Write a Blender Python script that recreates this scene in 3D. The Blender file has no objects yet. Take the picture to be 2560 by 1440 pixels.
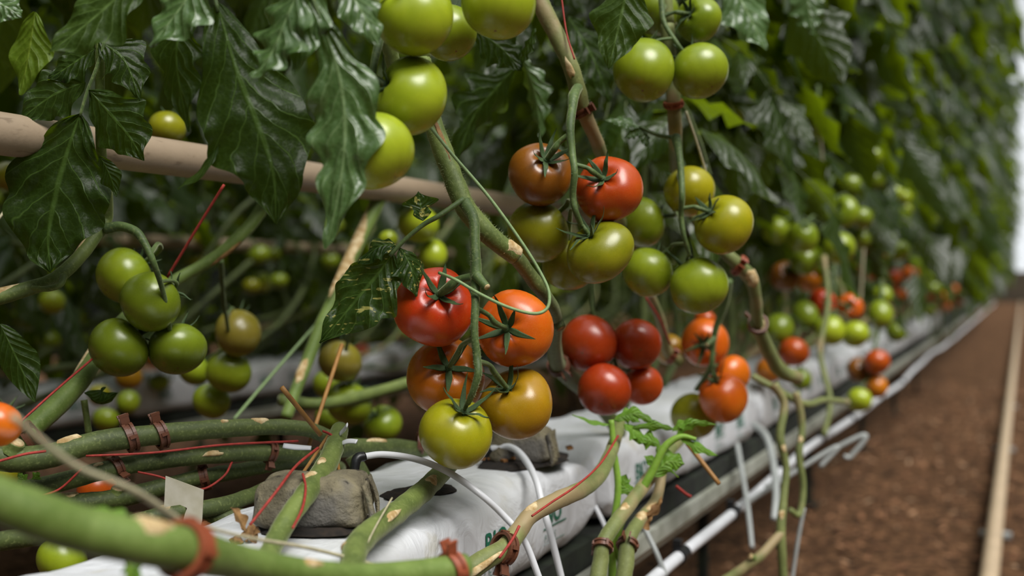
import bpy, math, random
import numpy as np
from mathutils import Vector, Matrix, Quaternion, noise

# ------------------------------------------------------------------ scene, camera, sky, exposure
SC = bpy.context.scene
COL = SC.collection
F, CX, CY = 3000.0, 1280.0, 720.0          # focal length in pixels of the 2560 x 1440 frame
YAW = math.atan(1280.0 / F)                # the crop row runs along +Y, the camera looks to the left of it
PITCH = math.atan(26.0 / F)
CAM = Vector((0, 0, 0.80))
cd = bpy.data.cameras.new('camera')
cam = bpy.data.objects.new('camera', cd); COL.objects.link(cam)
cam.location = CAM
cam.rotation_euler = (math.pi / 2 - PITCH, 0, YAW)
cd.sensor_width = 36.0; cd.lens = F / 2560.0 * 36.0
cd.clip_start = 0.02; cd.clip_end = 400
cd.dof.use_dof = True; cd.dof.focus_distance = 1.165; cd.dof.aperture_fstop = 3.3
SC.camera = cam
SC.view_settings.view_transform = 'Standard'; SC.view_settings.look = 'None'
SC.view_settings.gamma = 1.0; SC.view_settings.use_curve_mapping = False
SC.view_settings.exposure = 0.0
try:
    SC.cycles.use_denoising = True
    SC.cycles.max_bounces = 6; SC.cycles.diffuse_bounces = 3; SC.cycles.glossy_bounces = 3
    SC.cycles.transmission_bounces = 4; SC.cycles.transparent_max_bounces = 4
except Exception:
    pass

W = bpy.data.worlds.new('overcast_sky'); SC.world = W; W.use_nodes = True
nt = W.node_tree; nt.nodes.clear()
wo = nt.nodes.new('ShaderNodeOutputWorld'); bg = nt.nodes.new('ShaderNodeBackground')
tc = nt.nodes.new('ShaderNodeTexCoord'); sx = nt.nodes.new('ShaderNodeSeparateXYZ')
rp = nt.nodes.new('ShaderNodeValToRGB'); mx = nt.nodes.new('ShaderNodeMix'); mx.data_type = 'RGBA'
lobe = nt.nodes.new('ShaderNodeMapRange')
nt.links.new(tc.outputs['Generated'], sx.inputs[0])
nt.links.new(sx.outputs['Z'], rp.inputs[0])
e = rp.color_ramp.elements
e[0].position = 0.0; e[0].color = (0.008, 0.009, 0.007, 1)
e[1].position = 0.85; e[1].color = (1.0, 1.03, 1.05, 1)
k = rp.color_ramp.elements.new(0.30); k.color = (0.02, 0.021, 0.019, 1)
k = rp.color_ramp.elements.new(0.55); k.color = (0.32, 0.34, 0.35, 1)
lobe.inputs['From Min'].default_value = 0.955; lobe.inputs['From Max'].default_value = 0.985
nt.links.new(sx.outputs['Y'], lobe.inputs['Value'])
nt.links.new(lobe.outputs[0], mx.inputs[0])
nt.links.new(rp.outputs[0], mx.inputs[6]); mx.inputs[7].default_value = (0.93, 0.97, 1.0, 1)
nt.links.new(mx.outputs[2], bg.inputs[0]); bg.inputs[1].default_value = 1.0
nt.links.new(bg.outputs[0], wo.inputs[0])
sd = bpy.data.lights.new('sun', 'SUN'); sun = bpy.data.objects.new('sun', sd); COL.objects.link(sun)
sd.energy = 4.2; sd.angle = math.radians(34); sd.color = (1.0, 0.98, 0.94)
sun.rotation_euler = Vector((-0.50, 0.32, -0.81)).to_track_quat('-Z', 'Y').to_euler()

# ------------------------------------------------------------------ projection helpers
RX = Vector((math.cos(YAW), math.sin(YAW), 0))
FW = Vector((-math.sin(YAW) * math.cos(PITCH), math.cos(YAW) * math.cos(PITCH), -math.sin(PITCH)))
UP = RX.cross(FW)

def P(px, py, z):
    """world point seen at photo pixel (px, py), z metres along the view axis"""
    return CAM + FW * z + RX * ((px - CX) / F * z) + UP * ((CY - py) / F * z)

def depth_of(d, px):
    """depth of a point standing d metres left of the aisle line and seen in column px"""
    return d * F / (math.cos(YAW) * (2560.0 - px))

def path(pts, z=None):
    return [P(p[0], p[1], p[2] if len(p) > 2 else z) for p in pts]

def rnd(a, b): return random.uniform(a, b)

# ------------------------------------------------------------------ mesh builder
class MB:
    def __init__(s):
        s.v = []; s.f = []; s.uv = []; s.t = []; s.m = []
    def add(s, v, f, uv=None, tint=0.5, m=0):
        o = len(s.v)
        s.v.extend(v); s.f.extend([tuple(i + o for i in q) for q in f])
        s.uv.extend(uv if uv else [(0.0, 0.0)] * len(v))
        s.t.extend([tint] * len(v)); s.m.extend([m] * len(f))
    def mesh(s, name, mats, origin=Vector((0, 0, 0)), smooth=True):
        me = bpy.data.meshes.new(name)
        me.from_pydata([tuple(Vector(p) - origin) for p in s.v], [], s.f)
        if s.f:
            li = np.empty(len(me.loops), dtype=np.int32); me.loops.foreach_get('vertex_index', li)
            uv = np.array(s.uv, dtype=np.float32)[li]
            me.uv_layers.new(name='UVMap').data.foreach_set('uv', uv.ravel())
            a = me.attributes.new('tint', 'FLOAT', 'POINT'); a.data.foreach_set('value', np.array(s.t, dtype=np.float32))
            me.polygons.foreach_set('use_smooth', np.full(len(me.polygons), smooth))
            me.polygons.foreach_set('material_index', np.array(s.m, dtype=np.int32))
        for mt in (mats if isinstance(mats, (list, tuple)) else [mats]): me.materials.append(mt)
        me.update()
        return me
    def build(s, name, mats, parent=None, smooth=True, loc=None):
        org = world_loc(parent) if parent else (loc if loc is not None else Vector((0, 0, 0)))
        o = bpy.data.objects.new(name, s.mesh(name, mats, org, smooth)); COL.objects.link(o)
        if parent: o.parent = parent
        elif loc is not None: o.location = loc
        return o

def world_loc(o):
    p = Vector((0, 0, 0))
    while o is not None:
        p = p + Vector(o.location); o = o.parent
    return p

def tag(o, label=None, cat=None, group=None, kind=None):
    if label: o['label'] = label
    if cat: o['category'] = cat
    if group: o['group'] = group
    if kind: o['kind'] = kind
    return o

def thing(name, loc, label, cat, group=None):
    o = bpy.data.objects.new(name, None); COL.objects.link(o); o.location = loc; o.empty_display_size = 0.05
    return tag(o, label, cat, group)

def catmull(pts, n):
    pts = [Vector(p) for p in pts]
    if len(pts) == 1: return pts
    ext = [pts[0] * 2 - pts[1]] + pts + [pts[-1] * 2 - pts[-2]]
    out = []; m = len(pts) - 1
    for i in range(n + 1):
        u = i / n * m; k = min(int(u), m - 1); t = u - k
        a, b, c, d = ext[k:k + 4]
        out.append(0.5 * ((2 * b) + (c - a) * t + (2 * a - 5 * b + 4 * c - d) * t * t + (3 * b - a - 3 * c + d) * t ** 3))
    return out

def lerp_list(vals, n):
    m = len(vals) - 1
    if m == 0: return [vals[0]] * (n + 1)
    r = []
    for i in range(n + 1):
        u = i / n * m; k = min(int(u), m - 1); t = u - k
        r.append(vals[k] * (1 - t) + vals[k + 1] * t)
    return r

def frames(pts):
    T = []
    for i in range(len(pts)):
        a = pts[max(i - 1, 0)]; b = pts[min(i + 1, len(pts) - 1)]
        d = b - a
        T.append(d.normalized() if d.length > 1e-9 else Vector((0, 0, 1)))
    n = T[0].orthogonal().normalized(); N = []
    for t in T:
        n = (n - t * n.dot(t))
        n = n.normalized() if n.length > 1e-6 else t.orthogonal().normalized()
        N.append(n)
    return T, N

def tube(mb, pts, rad, seg=10, cap=True, rough=0.0, freq=40.0, tint=0.5, m=0, resample=True, flat=1.0, per=6):
    n = max(per * (len(pts) - 1), 2) if resample else len(pts) - 1
    C = catmull(pts, n) if resample else [Vector(p) for p in pts]
    R = lerp_list(rad if isinstance(rad, (list, tuple)) else [rad], n)
    T, N = frames(C)
    v = []; uv = []; f = []
    L = 0.0
    for i in range(n + 1):
        if i: L += (C[i] - C[i - 1]).length
        B = T[i].cross(N[i])
        for j in range(seg):
            a = 2 * math.pi * j / seg
            r = R[i]
            if rough:
                q = C[i] + (N[i] * math.cos(a) + B * math.sin(a)) * r
                r *= 1 + rough * noise.noise(q * freq) + 0.5 * rough * noise.noise(q * freq * 3.1)
            v.append(C[i] + N[i] * (math.cos(a) * r) + B * (math.sin(a) * r * flat))
            uv.append((L, j / seg))
    for i in range(n):
        for j in range(seg):
            k = (j + 1) % seg
            f.append((i * seg + j, i * seg + k, (i + 1) * seg + k, (i + 1) * seg + j))
    if cap:
        v.append(C[0]); uv.append((0, 0)); v.append(C[-1]); uv.append((L, 0))
        a, b = len(v) - 2, len(v) - 1
        for j in range(seg):
            k = (j + 1) % seg
            f.append((k, j, a)); f.append((n * seg + j, n * seg + k, b))
    mb.add(v, f, uv, tint, m)
    return C, R, T, N

def box(mb, c, size, rot=None, m=0, tint=0.5):
    h = Vector(size) / 2; v = []
    for z in (-1, 1):
        for y in (-1, 1):
            for x in (-1, 1):
                p = Vector((x * h.x, y * h.y, z * h.z))
                if rot is not None: p = rot @ p
                v.append(Vector(c) + p)
    f = [(0, 2, 3, 1), (4, 5, 7, 6), (0, 1, 5, 4), (2, 6, 7, 3), (0, 4, 6, 2), (1, 3, 7, 5)]
    mb.add(v, f, None, tint, m)

def rounded_box(mb, c, size, rot=None, n=10, power=5.0, amp=0.0, freq=40.0, m=0, taper=0.0):
    """a super-ellipsoid brick with lumpy skin"""
    hx, hy, hz = [q / 2 for q in size]; v = []; f = []; uv = []
    nu, nv = n * 4, n * 2
    sp = lambda a: math.copysign(abs(a) ** (2.0 / power), a)
    for i in range(nv + 1):
        ph = -math.pi / 2 + math.pi * i / nv
        for j in range(nu):
            th = 2 * math.pi * j / nu
            tp = 1 - taper * (0.5 + 0.5 * sp(math.sin(ph)))
            p = Vector((tp * hx * sp(math.cos(ph)) * sp(math.cos(th)), tp * hy * sp(math.cos(ph)) * sp(math.sin(th)), hz * sp(math.sin(ph))))
            if amp:
                q = p + Vector(c)
                p = p * (1 + amp * (noise.noise(q * freq) + 0.5 * noise.noise(q * freq * 2.7)))
            if rot is not None: p = rot @ p
            v.append(Vector(c) + p); uv.append((j / nu, i / nv))
    for i in range(nv):
        for j in range(nu):
            k = (j + 1) % nu
            f.append((i * nu + j, i * nu + k, (i + 1) * nu + k, (i + 1) * nu + j))
    mb.add(v, f, uv, 0.5, m)

# ------------------------------------------------------------------ materials
def lin(h):
    h = h.lstrip('#'); c = [int(h[i:i + 2], 16) / 255 for i in (0, 2, 4)]
    return tuple(x / 12.92 if x <= 0.04045 else ((x + 0.055) / 1.055) ** 2.4 for x in c) + (1.0,)

class N:
    """a small helper around one material's node tree"""
    def __init__(s, name):
        s.mat = bpy.data.materials.new(name); s.mat.use_nodes = True
        s.t = s.mat.node_tree; s.t.nodes.clear()
        s.out = s.t.nodes.new('ShaderNodeOutputMaterial')
        s.b = s.t.nodes.new('ShaderNodeBsdfPrincipled'); s.link(s.b.outputs[0], s.out.inputs[0])
    def link(s, a, b): s.t.links.new(a, b)
    def set(s, sock, val):
        if hasattr(val, 'links'): s.link(val, sock)
        else: sock.default_value = val
    def node(s, kind, **kw):
        n = s.t.nodes.new(kind)
        for k, v in kw.items(): setattr(n, k, v)
        return n
    def coord(s, which='Object'): return s.node('ShaderNodeTexCoord').outputs[which]
    def math(s, op, a, b=0.0, clamp=False):
        n = s.node('ShaderNodeMath', operation=op); n.use_clamp = clamp
        s.set(n.inputs[0], a); s.set(n.inputs[1], b); return n.outputs[0]
    def noise(s, scale, detail=3.0, vec=None, rough=0.55, dist=0.0):
        n = s.node('ShaderNodeTexNoise'); n.inputs['Scale'].default_value = scale; n.inputs['Detail'].default_value = detail
        n.inputs['Roughness'].default_value = rough; n.inputs['Distortion'].default_value = dist
        s.link(vec if vec is not None else s.coord(), n.inputs['Vector']); return n.outputs[0]
    def ramp(s, fac, stops):
        n = s.node('ShaderNodeValToRGB'); s.link(fac, n.inputs[0]); el = n.color_ramp.elements
        while len(el) > 1: el.remove(el[-1])
        el[0].position, el[0].color = stops[0][0], stops[0][1]
        for p, c in stops[1:]:
            q = el.new(p); q.color = c
        return n.outputs[0]
    def smooth(s, v, a, b):
        n = s.node('ShaderNodeMapRange', interpolation_type='SMOOTHSTEP')
        s.link(v, n.inputs[0]); n.inputs[1].default_value = a; n.inputs[2].default_value = b; return n.outputs[0]
    def mix(s, f, a, b, mode='MIX'):
        n = s.node('ShaderNodeMix', data_type='RGBA', blend_type=mode)
        s.set(n.inputs[0], f); s.set(n.inputs[6], a); s.set(n.inputs[7], b); return n.outputs[2]
    def bump(s, h, strength=0.3, dist=0.002):
        n = s.node('ShaderNodeBump'); n.inputs['Strength'].default_value = strength; n.inputs['Distance'].default_value = dist
        s.link(h, n.inputs['Height']); s.link(n.outputs[0], s.b.inputs['Normal']); return n.outputs[0]
    def col(s, c): s.set(s.b.inputs['Base Color'], c)
    def p(s, **kw):
        for k, v in kw.items(): s.b.inputs[k.replace('_', ' ')].default_value = v

def simple(name, hexa, rough=0.5, var=0.15, scale=60, bump=0.15, metallic=0.0, spec=0.5, hexb=None):
    n = N(name); c = lin(hexa)
    dk = lin(hexb) if hexb else tuple(x * (1 - 2 * var) for x in c[:3]) + (1,)
    nz = n.noise(scale)
    n.col(n.mix(n.smooth(nz, 0.35, 0.7), dk, c)); n.p(Roughness=rough, Metallic=metallic)
    n.b.inputs['Specular IOR Level'].default_value = spec
    if bump: n.bump(n.noise(scale * 4), bump, 0.001)
    return n.mat

def tomato_mat(name, low, high, scar=False, shine=0.29):
    """low: colour round the blossom end and sides; high: colour of the shoulder by the stalk"""
    n = N(name); oc = n.coord('Object'); s3 = n.node('ShaderNodeSeparateXYZ'); n.link(oc, s3.inputs[0])
    oi = n.node('ShaderNodeObjectInfo')
    mp = n.node('ShaderNodeVectorMath', operation='ADD'); n.link(oc, mp.inputs[0]); n.link(oi.outputs['Location'], mp.inputs[1])
    nz = n.noise(1.6, 3, mp.outputs[0])
    g = n.math('ADD', n.math('MULTIPLY', s3.outputs[2], 0.45), n.math('MULTIPLY', n.math('SUBTRACT', nz, 0.5), 1.1))
    base = n.mix(n.smooth(g, -0.35, 0.6), lin(low), lin(high))
    ang = n.math('ARCTAN2', s3.outputs[1], s3.outputs[0])
    st = n.math('SINE', n.math('ADD', n.math('MULTIPLY', ang, 12.0), n.math('MULTIPLY', nz, 9.0)))
    base = n.mix(n.math('MULTIPLY', n.smooth(st, -0.4, 1.0), 0.10), base, tuple(x * 0.6 for x in lin(low)[:3]) + (1,))
    fine = n.noise(70, 2, oc)
    base = n.mix(n.math('MULTIPLY', n.smooth(fine, 0.55, 0.75), 0.16), base, (0.75, 0.62, 0.22, 1))
    # dry blossom scar at the bottom pole
    r = n.math('SQRT', n.math('ADD', n.math('POWER', s3.outputs[0], 2.0), n.math('POWER', s3.outputs[1], 2.0)))
    sc = n.math('MULTIPLY', n.math('SUBTRACT', 1.0, n.smooth(r, 0.02, 0.055)), n.math('LESS_THAN', s3.outputs[2], 0.0))
    base = n.mix(sc, base, lin('#6b4a26'))
    n.col(base)
    n.p(Roughness=shine); n.b.inputs['Specular IOR Level'].default_value = 0.6
    n.link(n.math('ADD', shine, n.math('MULTIPLY', n.math('SUBTRACT', n.noise(5, 3, oc), 0.5), 0.14)), n.b.inputs['Roughness'])
    n.b.inputs['Subsurface Weight'].default_value = 0.03
    n.b.inputs['Subsurface Radius'].default_value = (0.5, 0.3, 0.1); n.b.inputs['Subsurface Scale'].default_value = 0.01
    n.bump(n.noise(45, 2, oc), 0.04, 0.01)
    return n.mat

TM = {
    'green': tomato_mat('tomato_green', '#8a9a1c', '#6f8414'),
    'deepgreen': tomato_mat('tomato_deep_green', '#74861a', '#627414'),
    'lime': tomato_mat('tomato_lime', '#a3b224', '#8c9f1c'),
    'olive': tomato_mat('tomato_olive', '#8c8a14', '#74780f'),
    'yellow': tomato_mat('tomato_yellow_green', '#a39a14', '#90900f'),
    'gold': tomato_mat('tomato_gold', '#a8780f', '#a07c0e'),
    'brown': tomato_mat('tomato_breaking_brown', '#8c500c', '#7c4a0e'),
    'orange': tomato_mat('tomato_orange', '#d0680c', '#c8540c'),
    'amber': tomato_mat('tomato_amber', '#c4720e', '#be620c'),
    'redorange': tomato_mat('tomato_red_orange', '#b84e0c', '#ae3c0e'),
    'red': tomato_mat('tomato_red', '#c84a0c', '#c43210'),
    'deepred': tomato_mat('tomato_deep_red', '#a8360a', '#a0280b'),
    'blush': tomato_mat('tomato_blush', '#84762a', '#77701a'),
}

def stem_mat(name, a, b, fuzz=0.25, pale=None):
    n = N(name); nz = n.noise(28, 4); nf = n.noise(320, 2)
    c = n.mix(n.smooth(nz, 0.35, 0.68), lin(a), lin(b))
    c = n.mix(n.math('MULTIPLY', n.smooth(nf, 0.5, 0.75), 0.35), c, lin('#8f9a5c'))
    if pale: c = n.mix(n.smooth(n.noise(9, 3), 0.5, 0.62), c, lin(pale))
    n.col(c); n.p(Roughness=0.62)
    n.b.inputs['Sheen Weight'].default_value = fuzz; n.b.inputs['Sheen Roughness'].default_value = 0.4
    n.b.inputs['Sheen Tint'].default_value = (0.75, 0.8, 0.5, 1)
    n.bump(n.noise(180, 4), 0.35, 0.001)
    return n.mat
M = {}
M['stem'] = stem_mat('stem_green', '#4f5f26', '#6b7a38')
M['stem_old'] = stem_mat('stem_olive', '#3e4a20', '#525f2c')
M['stem_bright'] = stem_mat('stem_bright', '#566c26', '#6c823a')
M['stem_dry'] = stem_mat('stem_dry', '#666f3c', '#7b824a', 0.2, '#988660')
M['truss'] = stem_mat('truss_green', '#3c5024', '#4f6530', 0.35)
M['calyx'] = stem_mat('calyx_green', '#26401a', '#365426', 0.2)
M['shoot'] = stem_mat('shoot_green', '#6d9426', '#86ac3c', 0.2)
M['scar'] = simple('scar_pale', '#d8c49a', 0.8, 0.2, 120, 0.5, hexb='#a88a58')
M['dry'] = simple('dry_tan', '#a07a48', 0.8, 0.2, 90, 0.5, hexb='#6e4e2a')
M['clip'] = simple('clip_brown_plastic', '#6a402c', 0.45, 0.12, 40, 0.1)
M['clip_orange'] = simple('clip_red_brown_plastic', '#9a5034', 0.45, 0.1, 40, 0.1)
M['red_string'] = simple('red_string', '#a6342a', 0.7, 0.15, 200, 0.3)
M['pale_string'] = simple('pale_string', '#b8b090', 0.7, 0.1, 200, 0.3)
M['green_string'] = simple('green_string', '#86a06a', 0.6, 0.1, 200, 0.2)
M['white_tube'] = simple('white_tube', '#d6d8dc', 0.4, 0.04, 30, 0.05)
M['grey_tube'] = simple('grey_tube', '#a4a8a6', 0.45, 0.06, 30, 0.05)
M['black'] = simple('black_plastic', '#17181a', 0.4, 0.1, 60, 0.2)
M['bamboo'] = simple('bamboo', '#a8793e', 0.6, 0.15, 50, 0.3)
M['card'] = simple('white_card', '#c4bfb0', 0.75, 0.05, 30, 0.2, hexb='#aaa38c')

def leaf_mat(name, dark, lite, vein, trans='#86a80c', tw=0.22, rough=0.46, nveins=7.0, spec=0.32, damage=0.0):
    n = N(name)
    uvn = n.node('ShaderNodeTexCoord').outputs['UV']; s3 = n.node('ShaderNodeSeparateXYZ'); n.link(uvn, s3.inputs[0])
    u = s3.outputs[0]; v = n.math('MULTIPLY', n.math('ABSOLUTE', n.math('SUBTRACT', s3.outputs[1], 0.5)), 2.0)
    at = n.node('ShaderNodeAttribute', attribute_name='tint').outputs['Fac']
    oc = n.coord('Object')
    wob = n.math('MULTIPLY', n.math('SUBTRACT', n.noise(30, 2, oc), 0.5), 1.1)
    ph = n.math('FRACT', n.math('ADD', n.math('SUBTRACT', n.math('MULTIPLY', u, nveins), n.math('MULTIPLY', v, 1.9)), wob))
    vd = n.math('MULTIPLY', n.math('ABSOLUTE', n.math('SUBTRACT', ph, 0.5)), 2.0)   # 1 on a side vein
    side = n.smooth(vd, 0.86, 1.0)
    mid = n.math('SUBTRACT', 1.0, n.smooth(v, 0.02, 0.075))
    vn = n.math('MAXIMUM', side, mid)
    # fine net of veinlets
    vo = n.node('ShaderNodeTexVoronoi', feature='DISTANCE_TO_EDGE'); vo.inputs['Scale'].default_value = 130; n.link(oc, vo.inputs['Vector'])
    net = n.math('SUBTRACT', 1.0, n.smooth(vo.outputs[0], 0.0, 0.12))
    base = n.mix(at, lin(dark), lin(lite))
    base = n.mix(n.math('MULTIPLY', n.noise(14, 3, oc), 0.5), base, tuple(q * 0.5 for q in lin(dark)[:3]) + (1,))
    base = n.mix(n.math('MULTIPLY', vn, 0.55), base, lin(vein))
    base = n.mix(n.math('MULTIPLY', net, 0.12), base, lin(vein))
    if damage:
        mpn = n.node('ShaderNodeMapping'); mpn.inputs['Rotation'].default_value = (0.4, 0.9, 0.6); mpn.inputs['Scale'].default_value = (30, 260, 260)
        n.link(oc, mpn.inputs[0])
        dn = n.smooth(n.noise(1.0, 2, mpn.outputs[0]), 0.60, 0.64)
        base = n.mix(n.math('MULTIPLY', dn, damage), base, lin('#b7b060'))
    n.col(base); n.p(Roughness=rough); n.b.inputs['Specular IOR Level'].default_value = spec
    h = n.math('SUBTRACT', n.math('MULTIPLY', n.smooth(vd, 1.0, 0.0), 0.7), n.math('MULTIPLY', vn, 0.5))
    h = n.math('ADD', h, n.math('MULTIPLY', n.noise(75, 3, oc), 1.6))
    bn = n.bump(h, 0.40, 0.003)
    tr = n.node('ShaderNodeBsdfTranslucent'); tr.inputs[0].default_value = lin(trans); n.link(bn, tr.inputs['Normal'])
    ms = n.node('ShaderNodeMixShader'); ms.inputs[0].default_value = tw
    n.link(n.b.outputs[0], ms.inputs[1]); n.link(tr.outputs[0], ms.inputs[2]); n.link(ms.outputs[0], n.out.inputs[0])
    return n.mat
M['leaf'] = leaf_mat('leaf_dark', '#1a290b', '#2a3e13', '#4e682e', spec=0.2, rough=0.42)
M['leaf_mid'] = leaf_mat('leaf_mid', '#26390f', '#3c521e', '#667f44', spec=0.25)
M['leaf_gloss'] = leaf_mat('leaf_glossy', '#3e5828', '#547240', '#8ca470', rough=0.33, tw=0.18, spec=0.65)
M['leaf_yellow'] = leaf_mat('leaf_yellow_green', '#56701a', '#6a8420', '#8ca03a', tw=0.35)
M['leaf_bitten'] = leaf_mat('leaf_bitten', '#243c14', '#344f1c', '#60803c', damage=0.9, rough=0.4)
M['leaf_young'] = leaf_mat('leaf_young', '#5c8a22', '#78a838', '#9cc060', tw=0.35)
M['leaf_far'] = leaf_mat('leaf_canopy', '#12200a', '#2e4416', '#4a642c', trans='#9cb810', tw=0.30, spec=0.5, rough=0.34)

# ------------------------------------------------------------------ leaves
def leaflet(mb, pts, width, normal, lobes=4.5, depth=0.28, nu=26, nv=6, cup=0.15, quilt=0.06, sweep=0.35, tint=0.5, peak=0.38, twist=0.0, seed=0, wav=0.12):
    """one leaflet: pts run along its midrib (base to tip); width is its half width in metres"""
    C = catmull(pts, nu); T, _ = frames(C)
    v = []; uv = []; f = []
    for i in range(nu + 1):
        t = i / nu
        prof = (t / peak) ** 0.62 if t < peak else max(0.0, 1 - ((t - peak) / (1 - peak)) ** 1.45)
        prof = max(prof, 0.0)
        saw = (t * lobes + 0.25) % 1.0
        notch = 0.5 - 0.5 * math.cos(6.2832 * saw ** 0.65)
        w = width * prof * (1 - depth + depth * notch * 1.25) + width * 0.015
        nn = normal
        if twist: nn = Quaternion(T[i], math.radians(twist) * (t - 0.3)) @ normal
        side = T[i].cross(nn)
        side = side.normalized() if side.length > 1e-6 else T[i].orthogonal().normalized()
        up = side.cross(T[i]).normalized()
        for j in range(-nv, nv + 1):
            a = j / nv; s = abs(a)
            wv = math.sin(t * lobes * 6.283 + (1.3 if a > 0 else 0) + seed) * wav * width * s * s
            q = (0.22 * math.cos((t * 7.0 - s * 1.9) * 6.283) + 1.3 * noise.noise(Vector((t * 9 + seed * 7, a * 4.0, seed)))) * quilt * width * (s * (1.15 - s)) * 2
            p = C[i] + side * (a * w) + T[i] * (s * w * sweep * (1 - t)) + up * (-cup * w * s ** 1.6 + wv + q)
            v.append(p); uv.append((t, 0.5 + a * 0.5))
    k = 2 * nv + 1
    for i in range(nu):
        for j in range(k - 1):
            f.append((i * k + j, (i + 1) * k + j, (i + 1) * k + j + 1, i * k + j + 1))
    mb.add(v, f, uv, tint)

def big_leaf(parent, leaflets, mat, rachis=None, rw=10, z=1.0, label=None, rmat=None):
    """a compound leaf of a foreground plant; leaflets: (pixel midrib, half width px, roll deg, options)"""
    mb = MB()
    for q in leaflets:
        pts, hw, roll = q[:3]; opt = dict(q[3]) if len(q) > 3 else {}
        W3 = path(pts, z)
        zz = sum((p[2] if len(p) > 2 else z) for p in pts) / len(pts)
        tan = (W3[-1] - W3[0]).normalized()
        nrm = (-FW + UP * 0.25).normalized()
        nrm = Quaternion(tan, math.radians(roll)) @ (nrm - tan * nrm.dot(tan)).normalized()
        opt.setdefault('tint', rnd(0.2, 0.8)); opt.setdefault('seed', rnd(0, 6))
        leaflet(mb, W3, hw * zz / F, nrm, **opt)
    o = mb.build('leaf', M[mat], parent)
    if label: o['label'] = label
    if rachis:
        r = MB(); zs = path(rachis, z)
        tube(r, zs, [rw * z / F / 2, rw * z / F / 2 * 0.7], 8)
        r.build('midrib', M[rmat or 'truss'], o)
    return o

def compound_leaf(mb, base, direction, length, droop, size=1.0, nu=6, nv=2, tint=None, stem=None):
    """a generic tomato leaf for the canopy"""
    d = Vector(direction).normalized(); pts = []
    p = Vector(base); n = 6
    for i in range(n + 1):
        pts.append(p.copy())
        d2 = (d + Vector((0, 0, -droop * (i / n) * 1.6))).normalized()
        p = p + d2 * (length / n)
    C = catmull(pts, 12); T, _ = frames(C)
    tn = rnd(0, 1) if tint is None else tint
    if stem is not None: tube(stem, pts, [0.003, 0.0012], 4, False, resample=False)
    for (t, sgn, sc) in ((0.30, 1, .62), (0.33, -1, .62), (0.52, 1, .9), (0.55, -1, .9), (0.74, 1, .95), (0.77, -1, .9), (0.97, 0, 1.25)):
        i = min(int(t * 12), 12); tg = T[i]; up0 = Vector((0, 0, 1))
        side = tg.cross(up0)
        side = side.normalized() if side.length > 1e-4 else Vector((1, 0, 0))
        nrm = side.cross(tg).normalized()
        L = length * 0.30 * sc * size * rnd(0.85, 1.15)
        ld = (tg * (0.5 if sgn else 1) + side * sgn * 1.0 + Vector((rnd(-.25, .25), rnd(-.25, .25), -0.10 - 0.35 * droop * rnd(0.1, 1.2)))).normalized()
        b = C[i] + ld * 0.01
        lp = [b, b + ld * L * 0.5 + Vector((0, 0, -0.02 * L)), b + ld * L + Vector((0, 0, -rnd(0.1, 0.4) * L))]
        nn = (nrm + Vector((rnd(-.8, .8), rnd(-.8, .8), rnd(-.3, .3)))).normalized()
        leaflet(mb, lp, L * 0.36, nn, lobes=3.5, depth=0.3, nu=nu, nv=nv, cup=rnd(0.1, 0.6), quilt=0.02, tint=min(1, max(0, tn + rnd(-.2, .2))), seed=rnd(0, 6), wav=0.2)

# ------------------------------------------------------------------ stems, scars, clips, strings
class Stem:
    pass

def make_stem(mb, pts, widths, z=None, rough=0.10, seg=14, per=8):
    W3 = path(pts, z); zs = [(p[2] if len(p) > 2 else z) for p in pts]
    if isinstance(widths, (int, float)): widths = [widths] * len(pts)
    if len(widths) != len(pts):
        widths = lerp_list(widths, len(pts) - 1)
    rad = [w * q / F / 2 for w, q in zip(widths, zs)]
    s = Stem(); s.C, s.R, s.T, s.N = tube(mb, W3, rad, seg, True, rough, 45.0, per=per)
    return s

def at_stem(s, t):
    i = min(int(t * (len(s.C) - 1)), len(s.C) - 1)
    return s.C[i], s.R[i], s.T[i]

def vine(pts, widths, label, mat='stem', z=None, name='tomato_vine', cat='vine', group=None, rough=0.10):
    b = path(pts[:1], z)[0]
    mb = MB(); s = make_stem(mb, pts, widths, z, rough)
    o = mb.build(name, M[mat], None, loc=b); tag(o, label, cat, group)
    s.obj = o
    return s

def facing(tan, roll):
    """a direction across a stem: 0 faces the camera, 90 the upper side"""
    d = -FW - tan * (-FW).dot(tan)
    d = d.normalized() if d.length > 1e-4 else tan.orthogonal().normalized()
    if tan.cross(d).dot(UP) * 1 < 0: return Quaternion(tan, -math.radians(roll)) @ d
    return Quaternion(tan, math.radians(roll)) @ d

def scar(s, t, roll, ln=1.2, wd=0.7, parent=None, mat='scar', name='leaf_scar', lift=0.25):
    c, r, tan = at_stem(s, t); n = facing(tan, roll); sd = tan.cross(n)
    mb = MB(); v = []; f = []; k = 12
    top = []
    for lev, (sc, h) in enumerate(((1.25, -0.35), (1.0, lift), (0.6, lift + 0.05))):
        for j in range(k):
            a = 2 * math.pi * j / k
            jit = 1 + 0.18 * math.sin(3 * a + t * 20) + 0.1 * math.sin(5 * a + roll)
            x = math.cos(a) * ln * r * sc * jit; y = math.sin(a) * wd * r * sc * jit
            base = math.sqrt(max(0, 1 - min(1, (y / r) ** 2)))
            v.append(c + tan * x + sd * y + n * (r * (base + h * 0.4 + 0.02)))
    for l in range(2):
        for j in range(k):
            q = (j + 1) % k
            f.append((l * k + j, l * k + q, (l + 1) * k + q, (l + 1) * k + j))
    f.append(tuple(2 * k + j for j in range(k)))
    mb.add(v, f)
    return mb.build(name, M[mat], parent if parent else s.obj)

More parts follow.
